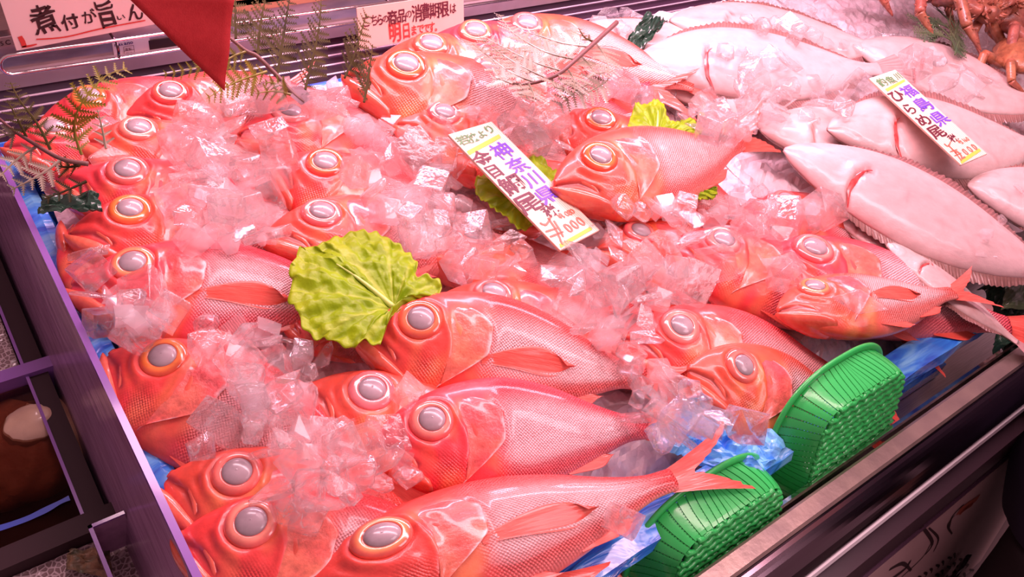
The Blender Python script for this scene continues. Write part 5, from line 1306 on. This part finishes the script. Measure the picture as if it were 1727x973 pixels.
# debris and clear box in the near compartment
crumple('weed_clump', 'clump of dark brown and green weed on the foam at the bottom left', [P(110, 960, -.108), P(190, 975, -.106), P(185, 925, -.106), P(115, 925, -.108)], 0, mat('weed', (.10, .10, .06), .5, col2=(.26, .15, .08), nscale=90), 21, .006, 18, 'weed')
bx = thing('acrylic_box', 'small clear purple acrylic box standing in the near foam by the divider', 'box', (.04, .44, -.11))
for a, b in (((.020, .20, -.112), (.0225, .462, -.062)), ((.020, .4595, -.112), (.050, .462, -.062))):
    mb = MB(); mb.box(a, b); o = mb.build('panel', M['acrylic'], bx); o.matrix_parent_inverse = Matrix.Translation(-bx.location)
mb = MB(); mb.box((.0195, .20, -.0625), (.023, .4625, -.0605)); mb.box((.0195, .459, -.0625), (.050, .4625, -.0605)); o = mb.build('box_edge', M['acrylic_edge'], bx); o.matrix_parent_inverse = Matrix.Translation(-bx.location)

# ------------------------------------------------------------------ poster on the case front
ps, w, h = board_obj('poster', 'brush drawn poster on the lower front of the case beside the dark clothed person', 'poster', (.50, .0535, -.186), (1.30, .0535, -.186), (.50, -.0160, -.574), .0012, mat('poster_paper', (.50, .34, .32), .55, col2=(.44, .29, .28), nscale=5))
mb = MB()
for st, wd_ in (([(1553, 885), (1572, 915), (1560, 935)], .006), ([(1566, 890), (1582, 908), (1574, 930)], .004), ([(1520, 973), (1555, 940), (1570, 915)], .003), ([(1600, 890), (1606, 870), (1625, 850)], .005), ([(1605, 900), (1598, 885), (1610, 868)], .004), ([(1490, 985), (1525, 960), (1535, 945)], .008), ([(1500, 960), (1522, 950), (1536, 962)], .007)):
    stroke(mb, [on(ps, *p) for p in st], wd_, .7)
for r_ in range(6):
    for k in range(7):
        x, y = 1548 + k * 10 + r_ * 9, 972 - k * 6.5 + r_ * 9; stroke(mb, [on(ps, x, y), on(ps, x + 4 + 3 * math.sin(k * 3 + r_), y + 2), on(ps, x + 2, y + 7)], .005, .7)
for r_ in range(8): stroke(mb, [(.30 + .03 * r_, .05), (.31 + .03 * r_, .12), (.29 + .03 * r_, .18)], .006)
ink(ps, mb, M['ink'], 'brush_drawing')
mb = MB(); stroke(mb, [on(ps, 1616, 862), on(ps, 1632, 852), on(ps, 1650, 838)], .020, .6); stroke(mb, [on(ps, 1618, 868), on(ps, 1626, 858), on(ps, 1640, 850)], .012, .6); ink(ps, mb, mat('faded_red_ink', (.34, .07, .04), .6), 'red_drawing')
crumple('dark_bag', 'dark glossy plastic bag hanging by the poster beside the person', [Vector((.90, -.03, -.60)), Vector((1.06, -.04, -.60)), Vector((1.12, .0, -.40)), Vector((.98, .0, -.42))], 0, mat('bag_film', (.06, .035, .045), .15, coat=.8), 31, .02, 24, 'bag')

# ------------------------------------------------------------------ shopper at the right
per = thing('person', 'person in a navy jacket and black trousers standing at the case, right edge', 'person', (1.12, -.030, -.86))
pinv = Matrix.Translation(-per.location)
def figure(name, limbs, m, voxel, smooth_it=6):
    mb = MB()
    for pts, rads, flat in limbs:
        p = smooth_pts(pts, 5); rr = np.interp(np.linspace(0, 1, len(p)), np.linspace(0, 1, len(rads)), rads); b = len(mb.v); mb.tube(p, list(rr), 14)
        if flat:
            for i in range(b, len(mb.v)):
                k = (i - b) // 14; c = p[min(k, len(p) - 1)]; v = mb.v[i]; mb.v[i] = (c.x + (v[0] - c.x) * flat[0], c.y + (v[1] - c.y) * flat[1], v[2])
    o = mb.build(name, m, per, True); o.matrix_parent_inverse = pinv
    r = o.modifiers.new('r', 'REMESH'); r.mode = 'VOXEL'; r.voxel_size = voxel; r.use_smooth_shade = True
    s = o.modifiers.new('s', 'SMOOTH'); s.iterations = smooth_it; s.factor = .5
    return o
cx, cyp = 1.12, -.030
V = Vector
limbs = [([V((cx, cyp, .38)), V((cx, cyp + .01, .55))], [.055, .055], None), ([V((cx, cyp + .02, .52)), V((cx, cyp + .035, .60)), V((cx, cyp + .025, .68)), V((cx, cyp + .02, .745))], [.045, .075, .082, .045], (.92, 1.12)),
         ([V((cx, cyp - .02, -.10)), V((cx, cyp, .15)), V((cx, cyp, .42))], [.10, .11, .075], (1.2, .8)), ([V((cx, cyp + .11, .605)), V((cx, cyp + .135, .595))], [.016, .010], None)]
for sg in (-1, 1):
    sh = V((cx + sg * .14, cyp, .36)); el = V((cx + sg * .225, cyp - .10, .13)); wr = V((cx + sg * .12, cyp - .175, -.02))
    limbs.append(([sh, el, wr], [.045, .038, .026], None)); limbs.append(([wr, wr + V((0, .010, -.045)), wr + V((0, .020, -.085))], [.026, .034, .028], (.75, 1.15)))
    for k in range(4):
        b = wr + V((0, .020 + .026 - k * .017, -.082)); ln = (.060, .072, .076, .066)[k] if sg > 0 else (.060, .072, .076, .066)[k]
        limbs.append(([b, b + V((0, .004, -ln * .45)), b + V((-sg * .012, .008, -ln * .8)), b + V((-sg * .024, .010, -ln))], [.009, .0085, .008, .007], None))
    tb = wr + V((0, .030, -.030)); limbs.append(([tb, tb + V((-sg * .006, .026, -.022)), tb + V((-sg * .012, .034, -.052))], [.011, .010, .008], None))
    limbs.append(([V((cx + sg * .09, cyp - .06, -.05)), V((cx + sg * .095, cyp - .08, -.42)), V((cx + sg * .10, cyp - .09, -.80))], [.075, .05, .04], None))
    limbs.append(([V((cx + sg * .078, cyp + .02, .60)), V((cx + sg * .086, cyp + .015, .635))], [.016, .018], None))
figure('body', limbs, mat('skin', (.62, .36, .28), .5), .0055, 3)
J = []
J.append(([V((cx, cyp - .040, -.19)), V((cx, cyp - .015, -.10)), V((cx, cyp, -.01)), V((cx, cyp, .18)), V((cx, cyp, .34)), V((cx, cyp, .43)), V((cx, cyp, .47))], [.135, .155, .162, .158, .165, .12, .06], (1.22, .82)))
for sg in (-1, 1):
    sh = V((cx + sg * .16, cyp, .39)); el = V((cx + sg * .230, cyp - .10, .12)); wr = V((cx + sg * .135, cyp - .17, -.01)); J.append(([sh, el, wr], [.072, .062, .045], None))
figure('jacket', J, mat('navy_jacket', (.014, .009, .026), .8, col2=(.020, .012, .034), nscale=8, bump=.3, bscale=14), .008, 8)
T = [([V((cx, cyp - .07, -.30)), V((cx, cyp - .05, -.12))], [.120, .135], (1.2, .78))]
for sg in (-1, 1): T.append(([V((cx + sg * .085, cyp - .065, -.20)), V((cx + sg * .095, cyp - .08, -.45)), V((cx + sg * .10, cyp - .09, -.80))], [.098, .080, .066], None))
figure('trousers', T, mat('black_trousers', (.018, .008, .010), .8, bump=.3, bscale=14), .008, 8)
for sg in (-1, 1): figure('shoe', [([V((cx + sg * .10, cyp - .16, -.825)), V((cx + sg * .10, cyp - .06, -.820)), V((cx + sg * .105, cyp + .06, -.835))], [.034, .042, .028], None)], M['dark_plastic'], .006, 4)
figure('hair', [([V((cx, cyp - .03, .60)), V((cx, cyp - .015, .70)), V((cx, cyp + .02, .755))], [.075, .088, .060], (1.0, 1.0)), ([V((cx, cyp + .0, .735)), V((cx, cyp + .07, .725))], [.06, .045], (1.3, 1.0))], mat('black_hair', (.02, .015, .015), .5), .007, 4)
for sg in (-1, 1):
    mb = MB(); e = V((cx + sg * .032, cyp + .108, .632)); mb.tube([e, e + V((0, .004, 0))], [.012, .009], 12); o = mb.build('eye', mat('dark_eye', (.04, .02, .02), .2), per, True); o.matrix_parent_inverse = pinv
mb = MB(); mb.tube([V((cx - .024, cyp + .112, .565)), V((cx, cyp + .120, .563)), V((cx + .024, cyp + .112, .565))], [.003, .006, .003], 8); o = mb.build('mouth', mat('lips', (.45, .15, .13), .4), per, True); o.matrix_parent_inverse = pinv
